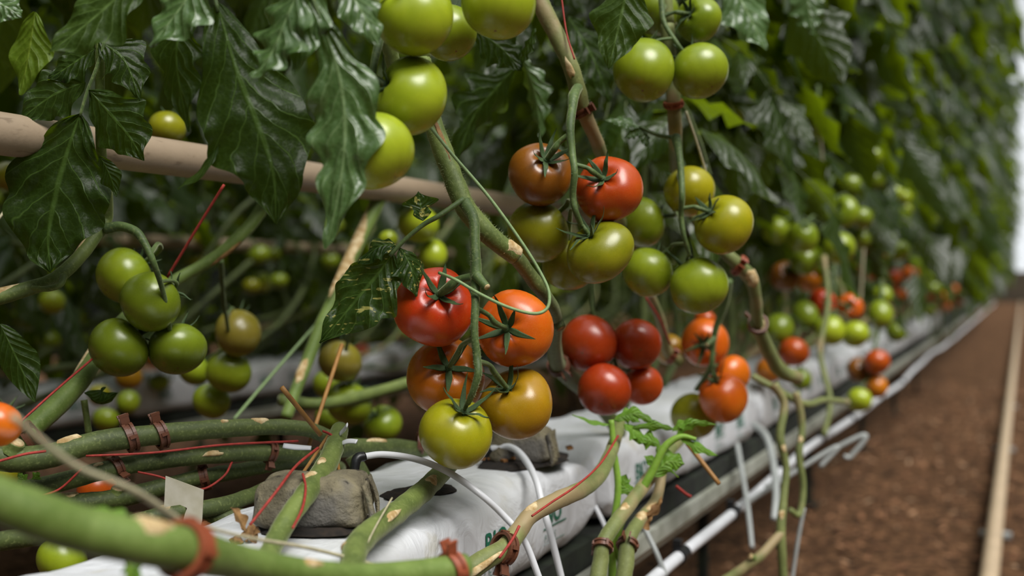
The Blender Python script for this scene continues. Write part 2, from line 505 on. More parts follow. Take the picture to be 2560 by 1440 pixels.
def stub(s, t, roll, ln=1.6, parent=None, w=0.7, lean=0.3):
    """a cut side shoot: green collar with a pale cut face"""
    c, r, tan = at_stem(s, t); n = (facing(tan, roll) + tan * lean).normalized()
    par = parent if parent else s.obj
    mb = MB(); a = c + n * r * 0.6; b = c + n * r * (0.9 + ln)
    tube(mb, [a, (a + b) / 2, b], [r * w * 1.2, r * w, r * w * 0.95], 12, True, 0.1, 60)
    o = mb.build('cut_shoot', M['stem'], par)
    m2 = MB(); tube(m2, [b - n * r * 0.02, b + n * r * 0.08], [r * w * 0.9, r * w * 0.85], 12, True, 0.12, 90)
    m2.build('cut_face', M['scar'], o)
    return o

def clip_mesh():
    """plastic truss clip: two hooped rims with a channel between, a hinge lug and two finger tabs; unit inner radius, axis = Z"""
    rim = MB(); k = 30
    def hoop(z0, z1, r0, r1, a0=20, a1=340):
        v = []; f = []
        for i in range(k + 1):
            a = math.radians(a0 + (a1 - a0) * i / k); c, s_ = math.cos(a), math.sin(a)
            v += [(r0 * c, r0 * s_, z0), (r1 * c, r1 * s_, z0), (r1 * c, r1 * s_, z1), (r0 * c, r0 * s_, z1)]
        for i in range(k):
            for j in range(4):
                q = (j + 1) % 4
                f.append((i * 4 + j, i * 4 + q, (i + 1) * 4 + q, (i + 1) * 4 + j))
        f += [(0, 1, 2, 3), (k * 4 + 3, k * 4 + 2, k * 4 + 1, k * 4)]
        rim.add([Vector(p) for p in v], f)
    hoop(-0.42, -0.16, 1.0, 1.24); hoop(0.16, 0.42, 1.0, 1.24); hoop(-0.2, 0.2, 1.0, 1.10)
    lug = MB()
    for y, tilt in ((0.34, 12), (-0.34, -12)):
        R = Matrix.Rotation(math.radians(tilt), 3, 'Z')
        box(lug, Vector((1.38, y * 0.9, 0)), (0.9, 0.14, 0.72), R)
        box(lug, Vector((1.86, y * 1.15, 0)), (0.22, 0.2, 0.8), R)
    hinge = MB(); box(hinge, Vector((-1.24, 0, 0)), (0.22, 0.3, 0.84)); box(hinge, Vector((0, 1.24, 0)), (0.3, 0.2, 0.5)); box(hinge, Vector((0, -1.24, 0)), (0.3, 0.2, 0.5))
    return rim, lug, hinge
_cl = clip_mesh()
CLIPM = [_cl[0].mesh('ring', M['clip'], smooth=False), _cl[1].mesh('tab', M['clip'], smooth=False), _cl[2].mesh('hinge', M['clip'], smooth=False)]

def clip_on(c, r, tan, roll, label, mat='clip', tilt=0.0, size=1.12, group=None):
    o = bpy.data.objects.new('plant_clip', CLIPM[0]); COL.objects.link(o)
    n = facing(tan, roll)
    zax = (tan + n * tilt).normalized(); xax = (n - zax * n.dot(zax)).normalized(); yax = zax.cross(xax)
    R = Matrix((xax, yax, zax)).transposed()
    rr = r * size
    o.matrix_world = Matrix.Translation(c) @ R.to_4x4() @ Matrix.Diagonal((rr, rr, rr, 1))
    tag(o, label, 'plant clip', group or 'brown plastic plant clips')
    for me, nm in ((CLIPM[1], 'finger_tab'), (CLIPM[2], 'hinge')):
        p = bpy.data.objects.new(nm, me); COL.objects.link(p); p.parent = o
        if mat != 'clip':
            p.material_slots[0].link = 'OBJECT'; p.material_slots[0].material = M[mat]
    if mat != 'clip':
        o.material_slots[0].link = 'OBJECT'; o.material_slots[0].material = M[mat]
    return o

def string(pts, w, label, mat, z=None, name='string', cat='string', group=None, seg=6):
    W3 = path(pts, z); zs = [(p[2] if len(p) > 2 else z) for p in pts]
    mb = MB(); tube(mb, W3, [w * q / F / 2 for q in zs], seg, True, per=10)
    o = mb.build(name, M[mat], None, loc=W3[0])
    return tag(o, label, cat, group)

# ------------------------------------------------------------------ tomatoes
def tomato_mesh(seed, ribs=0.02, dimple=0.30, asym=0.03):
    random.seed(seed); nu, nv = 40, 26; v = []; f = []
    ph = [rnd(0, 6.28) for _ in range(4)]
    for i in range(1, nv):
        t = math.pi * i / nv
        for j in range(nu):
            a = 2 * math.pi * j / nu
            st, ct = math.sin(t), math.cos(t)
            r = abs(st) ** 0.92
            top = max(0, ct)
            r *= 1 + ribs * math.cos(5 * a + ph[0]) * (0.3 + top) + ribs * 0.6 * math.cos(3 * a + ph[1]) + asym * math.cos(a + ph[2]) * (0.4 + 0.4 * ct)
            z = ct
            z -= dimple * math.exp(-(r / 0.36) ** 2) * (1 if ct > 0 else -0.10) * (1 + 0.4 * math.cos(5 * a + ph[0]) * min(1, r * 3))
            z += 0.03 * math.cos(2 * a + ph[3]) * st
            v.append(Vector((r * math.cos(a), r * math.sin(a), z)))
    for i in range(nv - 2):
        for j in range(nu):
            q = (j + 1) % nu
            f.append((i * nu + j, (i + 1) * nu + j, (i + 1) * nu + q, i * nu + q))
    v.append(Vector((0, 0, 1 - dimple - 0.02))); v.append(Vector((0, 0, -1 + dimple * 0.10)))
    a, b = len(v) - 2, len(v) - 1; o = (nv - 2) * nu
    for j in range(nu):
        q = (j + 1) % nu
        f.append((j, q, a)); f.append((o + q, o + j, b))
    mb = MB(); mb.add(v, f); return mb.mesh('tomato', TM['green']), 1 - dimple

def calyx_mesh(seed, top, spread=0.62, lift=0.2, n=5):
    random.seed(seed * 7 + 3); mb = MB()
    for k in range(n):
        a = 2 * math.pi * (k + rnd(-.18, .18)) / n; L = spread * rnd(0.8, 1.2); curl = lift * rnd(0.2, 2.2)
        d = Vector((math.cos(a), math.sin(a), 0)); sd = Vector((-math.sin(a), math.cos(a), 0)); bend = rnd(-.12, .12)
        v = []; f = []; m = 9
        for i in range(m + 1):
            t = i / m; rr = 0.04 + L * t
            zt = top + 0.03 + (1 - top) * min(1, rr / 0.42) ** 1.5 * 0.95 + curl * t ** 3 - 0.16 * max(0, rr - 0.42)
            w = 0.075 * (1 - t) ** 0.8 * (0.75 + 0.9 * math.sin(min(1, t * 2.2) * math.pi / 2)) + 0.004
            c = d * rr + sd * (bend * t * t) + Vector((0, 0, zt))
            for (x, h) in ((-1, 0), (-0.5, 0.012), (0, 0.022), (0.5, 0.012), (1, 0), (0, -0.012)):
                v.append(c + sd * (x * w) + Vector((0, 0, h + abs(x) * 0.03)))
        for i in range(m):
            for j in range(6):
                q = (j + 1) % 6
                f.append((i * 6 + j, i * 6 + q, (i + 1) * 6 + q, (i + 1) * 6 + j))
        f.append(tuple(range(6))); f.append(tuple(m * 6 + j for j in range(5, -1, -1)))
        mb.add(v, f)
    tube(mb, [Vector((0, 0, top - 0.03)), Vector((0, 0, top + 0.06)), Vector((0, 0, top + 0.15))], [0.13, 0.12, 0.075], 10)
    return mb.mesh('calyx', M['calyx'])
TV = []
for sd_, (rb, dm, sp, lf) in enumerate(((0.012, 0.22, 0.62, 0.25), (0.022, 0.27, 0.70, 0.35), (0.030, 0.30, 0.60, 0.45), (0.010, 0.20, 0.66, 0.15), (0.018, 0.25, 0.75, 0.5))):
    me, tp = tomato_mesh(sd_ + 1, rb, dm)
    TV.append((me, calyx_mesh(sd_ + 1, tp, sp, lf, 5 + sd_ % 2), tp))
random.seed(11)
TOM = []

def fit_axes(w, h, u, v, k=0.88):
    """equatorial and polar radii of an oblate fruit that looks w x h from here with its axis along (u, v)"""
    A = np.array([[1 - u * u, u * u], [1 - v * v, v * v]]); y = np.array([(w / 2) ** 2, (h / 2) ** 2])
    if abs(np.linalg.det(A)) > 0.25:
        a2, b2 = np.linalg.solve(A, y)
        if a2 > 0 and b2 > 0:
            a, b = math.sqrt(a2), math.sqrt(b2)
            if 0.75 <= b / a <= 1.15: return a, b
    m = (w + h) / 4
    s = math.sqrt(max(0.0, min(1, u * u + v * v)))
    a = m / (1 - (1 - k) * s * 0.5)
    return a, a * k

def tomato(key, px, py, w, h, z, color, axis, label, variant=None, spin=None, group=None, calyx=True):
    TOM.append(dict(key=key, px=px, py=py, w=w, h=h, z=z, color=color, axis=axis, label=label, variant=variant, spin=spin, group=group, calyx=calyx, world=None))

def tomato_at(loc, r, color, axis_w, label, group, calyx=True, key=None):
    TOM.append(dict(key=key, world=Vector(loc), r=r, color=color, axis_w=Vector(axis_w).normalized(), label=label, variant=None, spin=None, group=group, calyx=calyx))

def tparams(t):
    if t['world'] is not None:
        return t['world'], t['r'], t['r'] * 0.88, t['axis_w']
    u, v, s = t['axis']; q = u * u + v * v
    if q > 0.98: u, v = u * 0.98 / math.sqrt(q), v * 0.98 / math.sqrt(q); q = u * u + v * v
    ax = RX * u + UP * v - FW * (math.sqrt(max(0, 1 - q)) * (1 if s >= 0 else -1))
    a, b = fit_axes(t['w'], t['h'], u, v)
    sc = t['z'] / F
    return P(t['px'], t['py'], t['z']), a * sc, b * sc, ax.normalized()

def relax_tomatoes():
    T = [t for t in TOM if t['world'] is None]
    for it in range(40):
        moved = False
        for i in range(len(T)):
            ci, ai, bi, _ = tparams(T[i])
            for j in range(i + 1, len(T)):
                if abs(T[i]['z'] - T[j]['z']) > 0.12: continue
                cj, aj, bj, _ = tparams(T[j])
                d = ci - cj; need = (ai + bi + aj + bj) / 2 * 1.02
                if d.length < need:
                    lat = (d - FW * d.dot(FW)).length
                    want = math.sqrt(max(need * need - lat * lat, 1e-8)); have = abs(d.dot(FW))
                    g = (want - have) * 0.3 + 0.0003
                    if T[i]['z'] <= T[j]['z']: T[i]['z'] -= g; T[j]['z'] += g
                    else: T[i]['z'] += g; T[j]['z'] -= g
                    ci, ai, bi, _ = tparams(T[i]); moved = True
        if not moved: break

CALYX_AT = {}
def build_tomatoes():
    for n, t in enumerate(TOM):
        c, a, b, ax = tparams(t)
        vi = t['variant'] if t['variant'] is not None else n % len(TV)
        me, cm, tp = TV[vi]
        o = bpy.data.objects.new('tomato', me); COL.objects.link(o)
        q = ax.to_track_quat('Z', 'Y') @ Quaternion((0, 0, 1), math.radians(t['spin'] if t['spin'] is not None else (n * 73) % 360))
        o.matrix_world = Matrix.Translation(c) @ q.to_matrix().to_4x4() @ Matrix.Diagonal((a, a, b, 1))
        o.material_slots[0].link = 'OBJECT'; o.material_slots[0].material = TM[t['color']]
        tag(o, t['label'], 'tomato', t['group'])
        if t['calyx']:
            k = bpy.data.objects.new('calyx', cm); COL.objects.link(k); k.parent = o
        if t['key']: CALYX_AT[t['key']] = (c + ax * (b * (tp + 0.12)), ax, b)

# ================================================================== THE SETTING
def floor_mat():
    n = N('coir_floor'); oc = n.coord('Object')
    a = n.noise(7, 5, oc, 0.65); b = n.noise(38, 5, oc, 0.7); c = n.noise(160, 3, oc, 0.7)
    base = n.mix(n.smooth(a, 0.3, 0.7), lin('#3a2614'), lin('#775438'))
    base = n.mix(n.smooth(b, 0.45, 0.7), base, lin('#98704e'))
    base = n.mix(n.math('MULTIPLY', n.smooth(b, 0.50, 0.36), 0.85), base, lin('#1c110a'))
    base = n.mix(n.math('MULTIPLY', n.smooth(c, 0.6, 0.8), 0.6), base, lin('#b58a66'))
    n.col(base); n.p(Roughness=0.95); n.b.inputs['Specular IOR Level'].default_value = 0.2
    h = n.math('ADD', b, n.math('MULTIPLY', c, 0.5)); n.bump(h, 0.9, 0.03)
    return n.mat
M['floor'] = floor_mat()
mb = MB(); v = []; f = []
xs = [-9 + i * 0.25 for i in range(49)]; ys = [-1 + i * 0.5 for i in range(90)]
for y in ys:
    for x in xs:
        z = 0.012 * noise.noise(Vector((x * 2.2, y * 2.2, 0))) + 0.01 * noise.noise(Vector((x * 6, y * 6, 3)))
        v.append(Vector((x, y, z - 0.01)))
for j in range(len(ys) - 1):
    for i in range(len(xs) - 1):
        a = j * len(xs) + i; f.append((a, a + 1, a + 1 + len(xs), a + len(xs)))
mb.add(v, f); fl = mb.build('floor', M['floor']); tag(fl, 'brown coir covered greenhouse ground between the rows', kind='structure')
# loose coir chips
random.seed(5); mb = MB()
for i in range(5200):
    s = rnd(1.2, 9.5) ** 1.0; x = rnd(-0.75, 0.75)
    if i % 4 == 0: x = rnd(-3.2, -0.6)
    L = rnd(0.006, 0.022); a = rnd(0, 6.28); t = rnd(-0.5, 0.5)
    d = Vector((math.cos(a), math.sin(a), t)) * L; sdv = Vector((-math.sin(a), math.cos(a), rnd(-.4, .4))) * L * rnd(0.2, 0.5)
    c = Vector((x, s, 0.008 + rnd(0, 0.012)))
    upv = Vector((0, 0, 0.004))
    mb.add([c - d, c + sdv, c + d, c - sdv, c + upv], [(0, 1, 4), (1, 2, 4), (2, 3, 4), (3, 0, 4), (3, 2, 1, 0)], None, rnd(0, 1))
nch = N('coir_chip'); nch.col(nch.ramp(nch.node('ShaderNodeAttribute', attribute_name='tint').outputs['Fac'], [(0, lin('#3a2214')), (0.5, lin('#7a5236')), (0.85, lin('#a67a58')), (1, lin('#c0a080'))])); nch.p(Roughness=0.95)
o = mb.build('coir_litter', nch.mat, None, smooth=False); tag(o, 'loose brown coir chips and litter strewn over the aisle floor', 'litter', kind='stuff')

# low end wall of the greenhouse, far beyond the rows
M['wall'] = simple('end_wall', '#5a5040', 0.9, 0.2, 3, 0.2)
mb = MB(); box(mb, Vector((-3, 42.5, 0.5)), (13, 0.15, 1.02)); wl = mb.build('wall_back', M['wall'], smooth=False); tag(wl, 'low dull brown end wall far beyond the crop rows', kind='structure')
# heating pipe rail on the aisle floor
M['rail'] = simple('rail_cream', '#c2ab8c', 0.5, 0.08, 12, 0.1)
rt = thing('pipe_rail', Vector((-0.078, 3, 0)), 'cream painted steel pipe rail running along the brown aisle floor', 'pipe')
mb = MB(); tube(mb, [Vector((-0.076, 1.0, 0.055)), Vector((-0.078, 8, 0.055)), Vector((-0.08, 40, 0.055))], 0.0235, 16); mb.build('pipe', M['rail'], rt)
for s in (2.0, 4.0, 6.0, 8.0):
    mb = MB(); box(mb, Vector((-0.078, s, 0.006)), (0.09, 0.05, 0.012)); box(mb, Vector((-0.078, s, 0.023)), (0.03, 0.03, 0.03)); mb.build('support_foot', M['grey_tube'], rt, smooth=False)

# growing pipes behind the plants
def grow_mat():
    n = N('grow_pipe_cream'); oc = n.coord('Object')
    mp = n.node('ShaderNodeMapping'); mp.inputs['Scale'].default_value = (220, 30, 60); n.link(oc, mp.inputs[0])
    base = n.mix(n.smooth(n.noise(3, 4, oc), 0.35, 0.7), lin('#a8957e'), lin('#8f7d68'))
    base = n.mix(n.math('MULTIPLY', n.smooth(n.noise(1.0, 3, mp.outputs[0]), 0.62, 0.72), 0.55), base, lin('#6a5a48'))
    n.col(base); n.p(Roughness=0.45); n.bump(n.noise(90, 4, oc), 0.25, 0.002); return n.mat
M['grow'] = grow_mat()
mb = MB(); dz = depth_of(0.88, 640); p0 = P(640, 424, dz)
tube(mb, [Vector((-0.88, 0.1, p0.z)), Vector((-0.88, 2, p0.z)), Vector((-0.88, 12, p0.z))], 0.0203, 20)
tag(mb.build('growing_pipe', M['grow'], None, loc=Vector((-0.88, 0.1, p0.z))), 'cream pipe crossing just behind the near plants and clusters of green tomatoes', 'pipe')
mb = MB(); tube(mb, [Vector((-2.2, 0.6, 0.90)), Vector((-2.2, 12, 0.895))], 0.018, 14)
tag(mb.build('growing_pipe', M['grow'], None, loc=Vector((-2.2, 0.6, 0.9))), 'blurred cream pipe along the plant row farther back, below the near pipe', 'pipe')

# ================================================================== GROW BAGS, GUTTER, DRIP LINE
def bag_mat():
    n = N('bag_film'); oc = n.coord('Object')
    base = n.mix(n.smooth(n.noise(6, 4, oc), 0.4, 0.75), lin('#d4d6da'), lin('#bfc1c0'))
    base = n.mix(n.math('MULTIPLY', n.smooth(n.noise(16, 5, oc), 0.58, 0.75), 0.45), base, lin('#a79f80'))
    n.col(base); n.p(Roughness=0.42); n.b.inputs['Specular IOR Level'].default_value = 0.4
    n.bump(n.noise(20, 5, oc, dist=1.2), 0.6, 0.008); return n.mat
M['bag'] = bag_mat()
M['print'] = simple('print_green', '#0f6a50', 0.5, 0.05, 40, 0)
M['print_pale'] = simple('print_faint', '#5d8478', 0.5, 0.05, 40, 0)
M['peat'] = simple('peat_dark', '#2a2016', 0.95, 0.25, 70, 0.9, hexb='#100b07')
M['chips'] = simple('wood_chips', '#96683a', 0.9, 0.2, 60, 0.8, hexb='#5e3c1e')

BW, BH, BZ = 0.22, 0.110, 0.463      # bag width, height, underside
def bag_surface(u, prof, L, seed):
    """u 0..1 along the bag, prof 0..1 around it starting at the foot of the aisle side; local x points away from the aisle"""
    edge = min(u, 1 - u) * L
    k = min(1, edge / 0.05); sq = 1 - 0.42 * (1 - k) ** 2
    a = prof * 2 * math.pi
    # super-ellipse ring from foot of front side, up, over the top and down the back
    th = math.pi * 1.25 - a
    c, s_ = math.cos(th), math.sin(th); p = 2 / 5.0
    x = -math.copysign(abs(c) ** p, c) * BW / 2; z = math.copysign(abs(s_) ** p, s_) * BH / 2
    q = Vector((x * 6, u * L * 6 + seed * 3.1, z * 6))
    w = 0.007 * noise.noise(q) + 0.005 * noise.noise(q * 3.3) + 0.002 * noise.noise(Vector((x * 40, u * L * 14, z * 8)))
    w += 0.005 * math.exp(-edge / 0.07) * math.sin(prof * 60 + seed)
    z *= (1 + 0.05 * math.sin(u * 9 + seed)) * sq; x *= 0.99 + 0.02 * math.sin(u * 5 + seed)
    n = Vector((x / BW, 0, z / BH)).normalized()
    if c < -0.8 and abs(s_) < 0.62: w *= 0.35         # the printed side lies smoother
    return Vector((x, u * L - L / 2, z)) + n * w, n

def make_bag(seed, L=0.96):
    mb = MB(); nu, nv = 70, 44; v = []; f = []
    for i in range(nu + 1):
        for j in range(nv):
            v.append(bag_surface(i / nu, j / nv, L, seed)[0])
    for i in range(nu):
        for j in range(nv):
            q = (j + 1) % nv
            f.append((i * nv + j, i * nv + q, (i + 1) * nv + q, (i + 1) * nv + j))
    f.append(tuple(range(nv - 1, -1, -1))); f.append(tuple(nu * nv + j for j in range(nv)))
    mb.add(v, f); return mb

def bag_front(yl, zl, L, seed, lift=0.0012):
    """point on the printed side: yl along, zl above the bag's middle"""
    u = yl / L + 0.5
    best = None
    for k in range(2, 16):
        pr = k / 60
        p, n = bag_surface(u, pr, L, seed)
        if best is None or abs(p.z - zl) < abs(best[0].z - zl): best = (p, n)
    p, n = best
    return Vector((p.x + lift, p.y, zl))

def text_mesh(body, size):
    cu = bpy.data.curves.new('lettering', 'FONT'); cu.body = body; cu.size = size; cu.resolution_u = 3; cu.offset = 0.0006 if size > 0.02 else 0.0
    o = bpy.data.objects.new('lettering_source', cu); COL.objects.link(o)
    dg = bpy.context.evaluated_depsgraph_get()
    me = bpy.data.meshes.new_from_object(o.evaluated_get(dg))
    vs = [Vector(q.co) for q in me.vertices]; fs = [tuple(q.vertices) for q in me.polygons]
    bpy.data.objects.remove(o); bpy.data.curves.remove(cu); bpy.data.meshes.remove(me)
    return vs, fs

def print_on(bag, y, L, seed):
    """one printed stamp: big word, rule, small widely spaced word, thin rule"""
    mb = MB()
    for body, size, y0, z0, sx, m in (('BIO', 0.032, y, -0.007, 1.08, 0), ('-', 0.002, y - 0.006, -0.012, 0.075, 0), ('P L U S', 0.013, y - 0.002, -0.027, 1.0, 1), ('-', 0.001, y - 0.004, -0.031, 0.072, 1)):
        if body == '-':
            k = 12; v = []; f = []
            for i in range(k + 1):
                for z in (z0, z0 + size): v.append(bag_front(y0 + sx * i / k, z, L, seed))
            for i in range(k): f.append((2 * i, 2 * i + 2, 2 * i + 3, 2 * i + 1))
            mb.add(v, f, None, 0.5, m); continue
        vs, fs = text_mesh(body, size)
        mb.add([bag_front(y0 + p.x * sx, z0 + p.y, L, seed) for p in vs], fs, None, 0.5, m)
    o = bpy.data.objects.new('printed_lettering', mb.mesh('printed_lettering', [M['print'], M['print_pale']], smooth=False)); COL.objects.link(o); o.parent = bag
    return o

BAGS = []
def place_bag(s0, seed, label, group=None, stamps=True, first=None, d=0.51, L=0.96, dz=0.0):
    loc = Vector((-d - BW / 2, s0 + L / 2, BZ + BH / 2 + dz))
    if first is None:
        o = bpy.data.objects.new('grow_bag', make_bag(seed, L).mesh('grow_bag', M['bag'])); COL.objects.link(o)
        o.location = loc; tag(o, label, 'grow bag', group)
        for y in (-0.366, -0.20, -0.034, 0.132, 0.298): print_on(o, y, L, seed)
    else:
        o = first.copy(); COL.objects.link(o); o.location = loc; tag(o, label, 'grow bag', group)
        for ch in first.children:
            c = ch.copy(); COL.objects.link(c); c.parent = o
    BAGS.append(o); return o
b1 = place_bag(0.52, 1, 'white film grow bag printed BIO, nearest one, under the grey mossy cube')
b2 = place_bag(1.53, 2, 'white film grow bag behind the young green shoots, second along the gutter')
place_bag(2.54, 3, 'white grow bag third along the gutter, half hidden by hanging stems', first=b1)
place_bag(3.55, 4, 'blurred white grow bag fourth along the near gutter', first=b2)
for i in range(4):
    place_bag(4.56 + i * 1.01, 5, 'blurred white grow bag far down the near gutter', 'far grow bags on the near gutter', first=b1 if i % 2 else b2)
for i, lab in enumerate(('blurred white grow bag on the back row, below the green tomatoes at the frame edge', 'blurred white grow bag on the back row, behind the grey stem bundle', 'blurred white grow bag on the back row, behind the red and orange centre cluster')):
    place_bag(1.6 + i * 1.01, 7, lab, first=b1 if i % 2 else b2, d=2.25, dz=-0.05)
# dark planting holes and wood chips on top of the first two bags
def patch(name, mat, c, rx, ry, parent, seed, thick=0.004, rot=0.0):
    random.seed(seed); mb = MB(); k = 26; v = []; ring = []
    for lev, (sc, h) in enumerate(((1, 0), (0.8, thick), (0.4, thick * 1.3))):
        for j in range(k):
            a = 2 * math.pi * j / k; jit = 1 + 0.22 * noise.noise(Vector((math.cos(a) * 2, math.sin(a) * 2, seed)))
            p = Vector((math.cos(a) * rx * sc * jit, math.sin(a) * ry * sc * jit, h + 0.003 * noise.noise(Vector((a * 3, lev, seed)))))
            v.append(Vector(c) + Matrix.Rotation(rot, 3, 'Z') @ p)
    f = [(l * k + j, l * k + (j + 1) % k, (l + 1) * k + (j + 1) % k, (l + 1) * k + j) for l in range(2) for j in range(k)] + [tuple(2 * k + j for j in range(k))]
    mb.add(v, f); return mb.build(name, M[mat], parent)
TOPZ = BZ + BH
c1 = P(792, 1313, 1.10)
patch('planting_hole', 'peat', Vector((c1.x, c1.y, TOPZ + 0.002)), 0.054, 0.058, b1, 3, rot=0.42)
c1b = P(1050, 1228, 1.26); patch('planting_hole', 'peat', Vector((c1b.x, c1b.y, TOPZ + 0.001)), 0.028, 0.05, b1, 5, rot=-0.3)
c2 = P(1310, 1160, 1.47); patch('planting_hole', 'peat', Vector((c2.x, c2.y, TOPZ + 0.003)), 0.05, 0.085, b1, 6)
random.seed(8)
for i in range(46):
    p = P(rnd(1140, 1470), 1170, rnd(1.40, 1.60)); p = Vector((p.x, p.y, TOPZ + 0.008 + rnd(0, 0.006)))
    if p.x < -0.72 or p.x > -0.53 or p.y > 1.46: continue
    mb = MB(); R = Matrix.Rotation(rnd(0, 6.28), 3, 'Z') @ Matrix.Rotation(rnd(-.4, .4), 3, 'X')
    box(mb, p, (rnd(.01, .024), rnd(.005, .009), .003), R)
    tag(mb.build('wood_chip', M['chips'], None, smooth=False, loc=p), 'brown wood chip lying on the white grow bag around the second cube', 'wood chip', 'wood chips around the second cube')

# wrapped growing cubes
def cube_mat():
    n = N('mossy_cube'); oc = n.coord('Object')
    base = n.mix(n.smooth(n.noise(22, 5, oc), 0.35, 0.65), lin('#5d5644'), lin('#8d8468'))
    base = n.mix(n.math('MULTIPLY', n.smooth(n.noise(10, 3, oc), 0.5, 0.62), 0.7), base, lin('#4c4d55'))
    base = n.mix(n.math('MULTIPLY', n.smooth(n.noise(75, 3, oc), 0.62, 0.7), 0.8), base, lin('#1e1812'))
    base = n.mix(n.math('MULTIPLY', n.smooth(n.noise(15, 3, oc, dist=1.0), 0.6, 0.7), 0.4), base, lin('#4a6450'))
    n.col(base); n.p(Roughness=0.85); n.bump(n.noise(90, 5, oc, 0.7), 0.9, 0.006); return n.mat
M['cube'] = cube_mat()
def cube(px, py, z, size, rot, label, seed):
    c = P(px, py, z); c.z = TOPZ + size[2] / 2 + 0.002
    t = thing('growing_cube', Vector((c.x, c.y, TOPZ)), label, 'growing cube')
    mb = MB(); R = Matrix.Rotation(rot, 3, 'Z'); rounded_box(mb, c, size, R, 18, 4.2, 0.15, 26.0, taper=0.16); mb.build('wrapped_block', M['cube'], t)
    fold = MB(); random.seed(seed)
    for i in range(6):                         # film folds round the corner
        a = R @ Vector((size[0] / 2 * 0.90, -size[1] / 2 + 0.012 * i, size[2] * 0.42)); b = R @ Vector((size[0] / 2 * 1.06, -size[1] / 2 + 0.012 * i + rnd(-.005, .005), -size[2] * 0.45))
        tube(fold, [c + a, c + (a + b) / 2 + Vector((rnd(-.003, .003), rnd(-.004, .004), 0)), c + b], [0.0015, rnd(.002, .004), 0.0015], 6)
    fold.build('film_fold', M['cube'], t)
    return c
cubeA = cube(790, 1290, 1.10, (0.106, 0.092, 0.046), 0.42, 'grey brown mossy growing cube on the near bag, below the bent green stem', 1)
cubeB = cube(1305, 1150, 1.47, (0.084, 0.09, 0.042), 0.2, 'grey brown growing cube on the bag, behind the lowest yellow tomato', 2)

# gutter below the bags
M['tray'] = simple('tray_mossy', '#20281a', 0.9, 0.3, 18, 0.6, hexb='#0c0d09')
M['gutter'] = simple('gutter_pale', '#a9aba0', 0.5, 0.1, 20, 0.15, hexb='#8b8d80')
def gutter(d, s0, s1, label, dz=0.0):
    t = thing('hanging_gutter', Vector((-d, s0, 0.4)), label, 'gutter')
    mb = MB(); box(mb, Vector((-d - 0.115, (s0 + s1) / 2, BZ - 0.028 + dz)), (0.20, s1 - s0, 0.050)); mb.build('drain_tray', M['tray'], t, smooth=False)
    mb = MB()
    prof = [(-0.0, 0.425), (0.0, 0.448), (-0.012, 0.448), (-0.012, 0.408), (-0.218, 0.408), (-0.218, 0.448), (-0.23, 0.448), (-0.23, 0.402), (-0.018, 0.402), (-0.006, 0.418)]
    v = []; n_ = 24
    for i in range(n_ + 1):
        y = s0 + (s1 - s0) * i / n_
        for (x, z) in prof: v.append(Vector((-d + x, y, z - 0.018 + dz)))
    k = len(prof); f = [(i * k + j, i * k + (j + 1) % k, (i + 1) * k + (j + 1) % k, (i + 1) * k + j) for i in range(n_) for j in range(k)]
    mb.add(v, f); mb.build('channel', M['gutter'], t, smooth=False)
    y = s0 + 0.9
    while y < s1 and y < 9:
        mb = MB(); box(mb, Vector((-d - 0.19, y, 0.19)), (0.022, 0.022, 0.40)); box(mb, Vector((-d - 0.19, y, 0.006)), (0.06, 0.06, 0.012)); mb.build('support_post', M['tray'], t, smooth=False)
        y += 1.5
    return t
gutter(0.498, 0.35, 24, 'pale metal gutter carrying the white grow bags beside the aisle')
gutter(2.24, 1.2, 9, 'blurred pale gutter under the back row of grow bags', -0.05)
dt = thing('drip_line', Vector((-0.455, 0.4, 0.42)), 'white irrigation pipe with black connectors clipped along the gutter', 'irrigation pipe')
def dripx(y): return -0.458 + 0.012 * math.sin(y * 1.7) + 0.004 * y if y < 8 else -0.42
mb = MB(); tube(mb, [Vector((dripx(y), y, 0.402 + 0.004 * math.sin(y * 5))) for y in [0.4 + 0.4 * i for i in range(50)]], 0.0088, 12, per=3); mb.build('pipe', M['white_tube'], dt)
for y in (0.9, 1.28, 1.66, 2.02, 2.5, 3.0, 3.5, 4.1, 4.8):
    mb = MB(); q = Vector((dripx(y), y, 0.402 + 0.004 * math.sin(y * 5)))
    tube(mb, [q + Vector((0, -0.016, 0)), q + Vector((0, 0.016, 0))], 0.0122, 12); box(mb, q + Vector((-0.004, 0, 0.014)), (0.012, 0.014, 0.016)); mb.build('connector', M['black'], dt, smooth=False)

# ================================================================== TOMATOES
T = tomato
# A  large pale green cluster hanging over the top
T('A1', 1037, 45, 195, 190, 1.00, 'lime', (-.45, .75, 1), 'large green tomato at the top, stacked above another behind the glossy leaf', 4, 40)
T('A2', 1122, 82, 140, 138, 1.09, 'green', (-.3, .8, -1), 'green tomato half hidden behind the large one at the top of the cluster', 0)
T('A3', 1248, 4, 188, 186, 1.03, 'lime', (0.1, .9, -1), 'green tomato cut by the top frame edge beside the thick brownish stem', 3)
T('A4', 1026, 242, 172, 206, 1.02, 'lime', (-.86, .35, 1), 'large ribbed green tomato below the topmost one, right of the glossy leaf', 2, 20)
T('A5', 938, 380, 178, 202, 0.965, 'lime', (-.6, .75, -1), 'lowest pale green tomato of the upper cluster, partly behind the glossy leaf', 0)
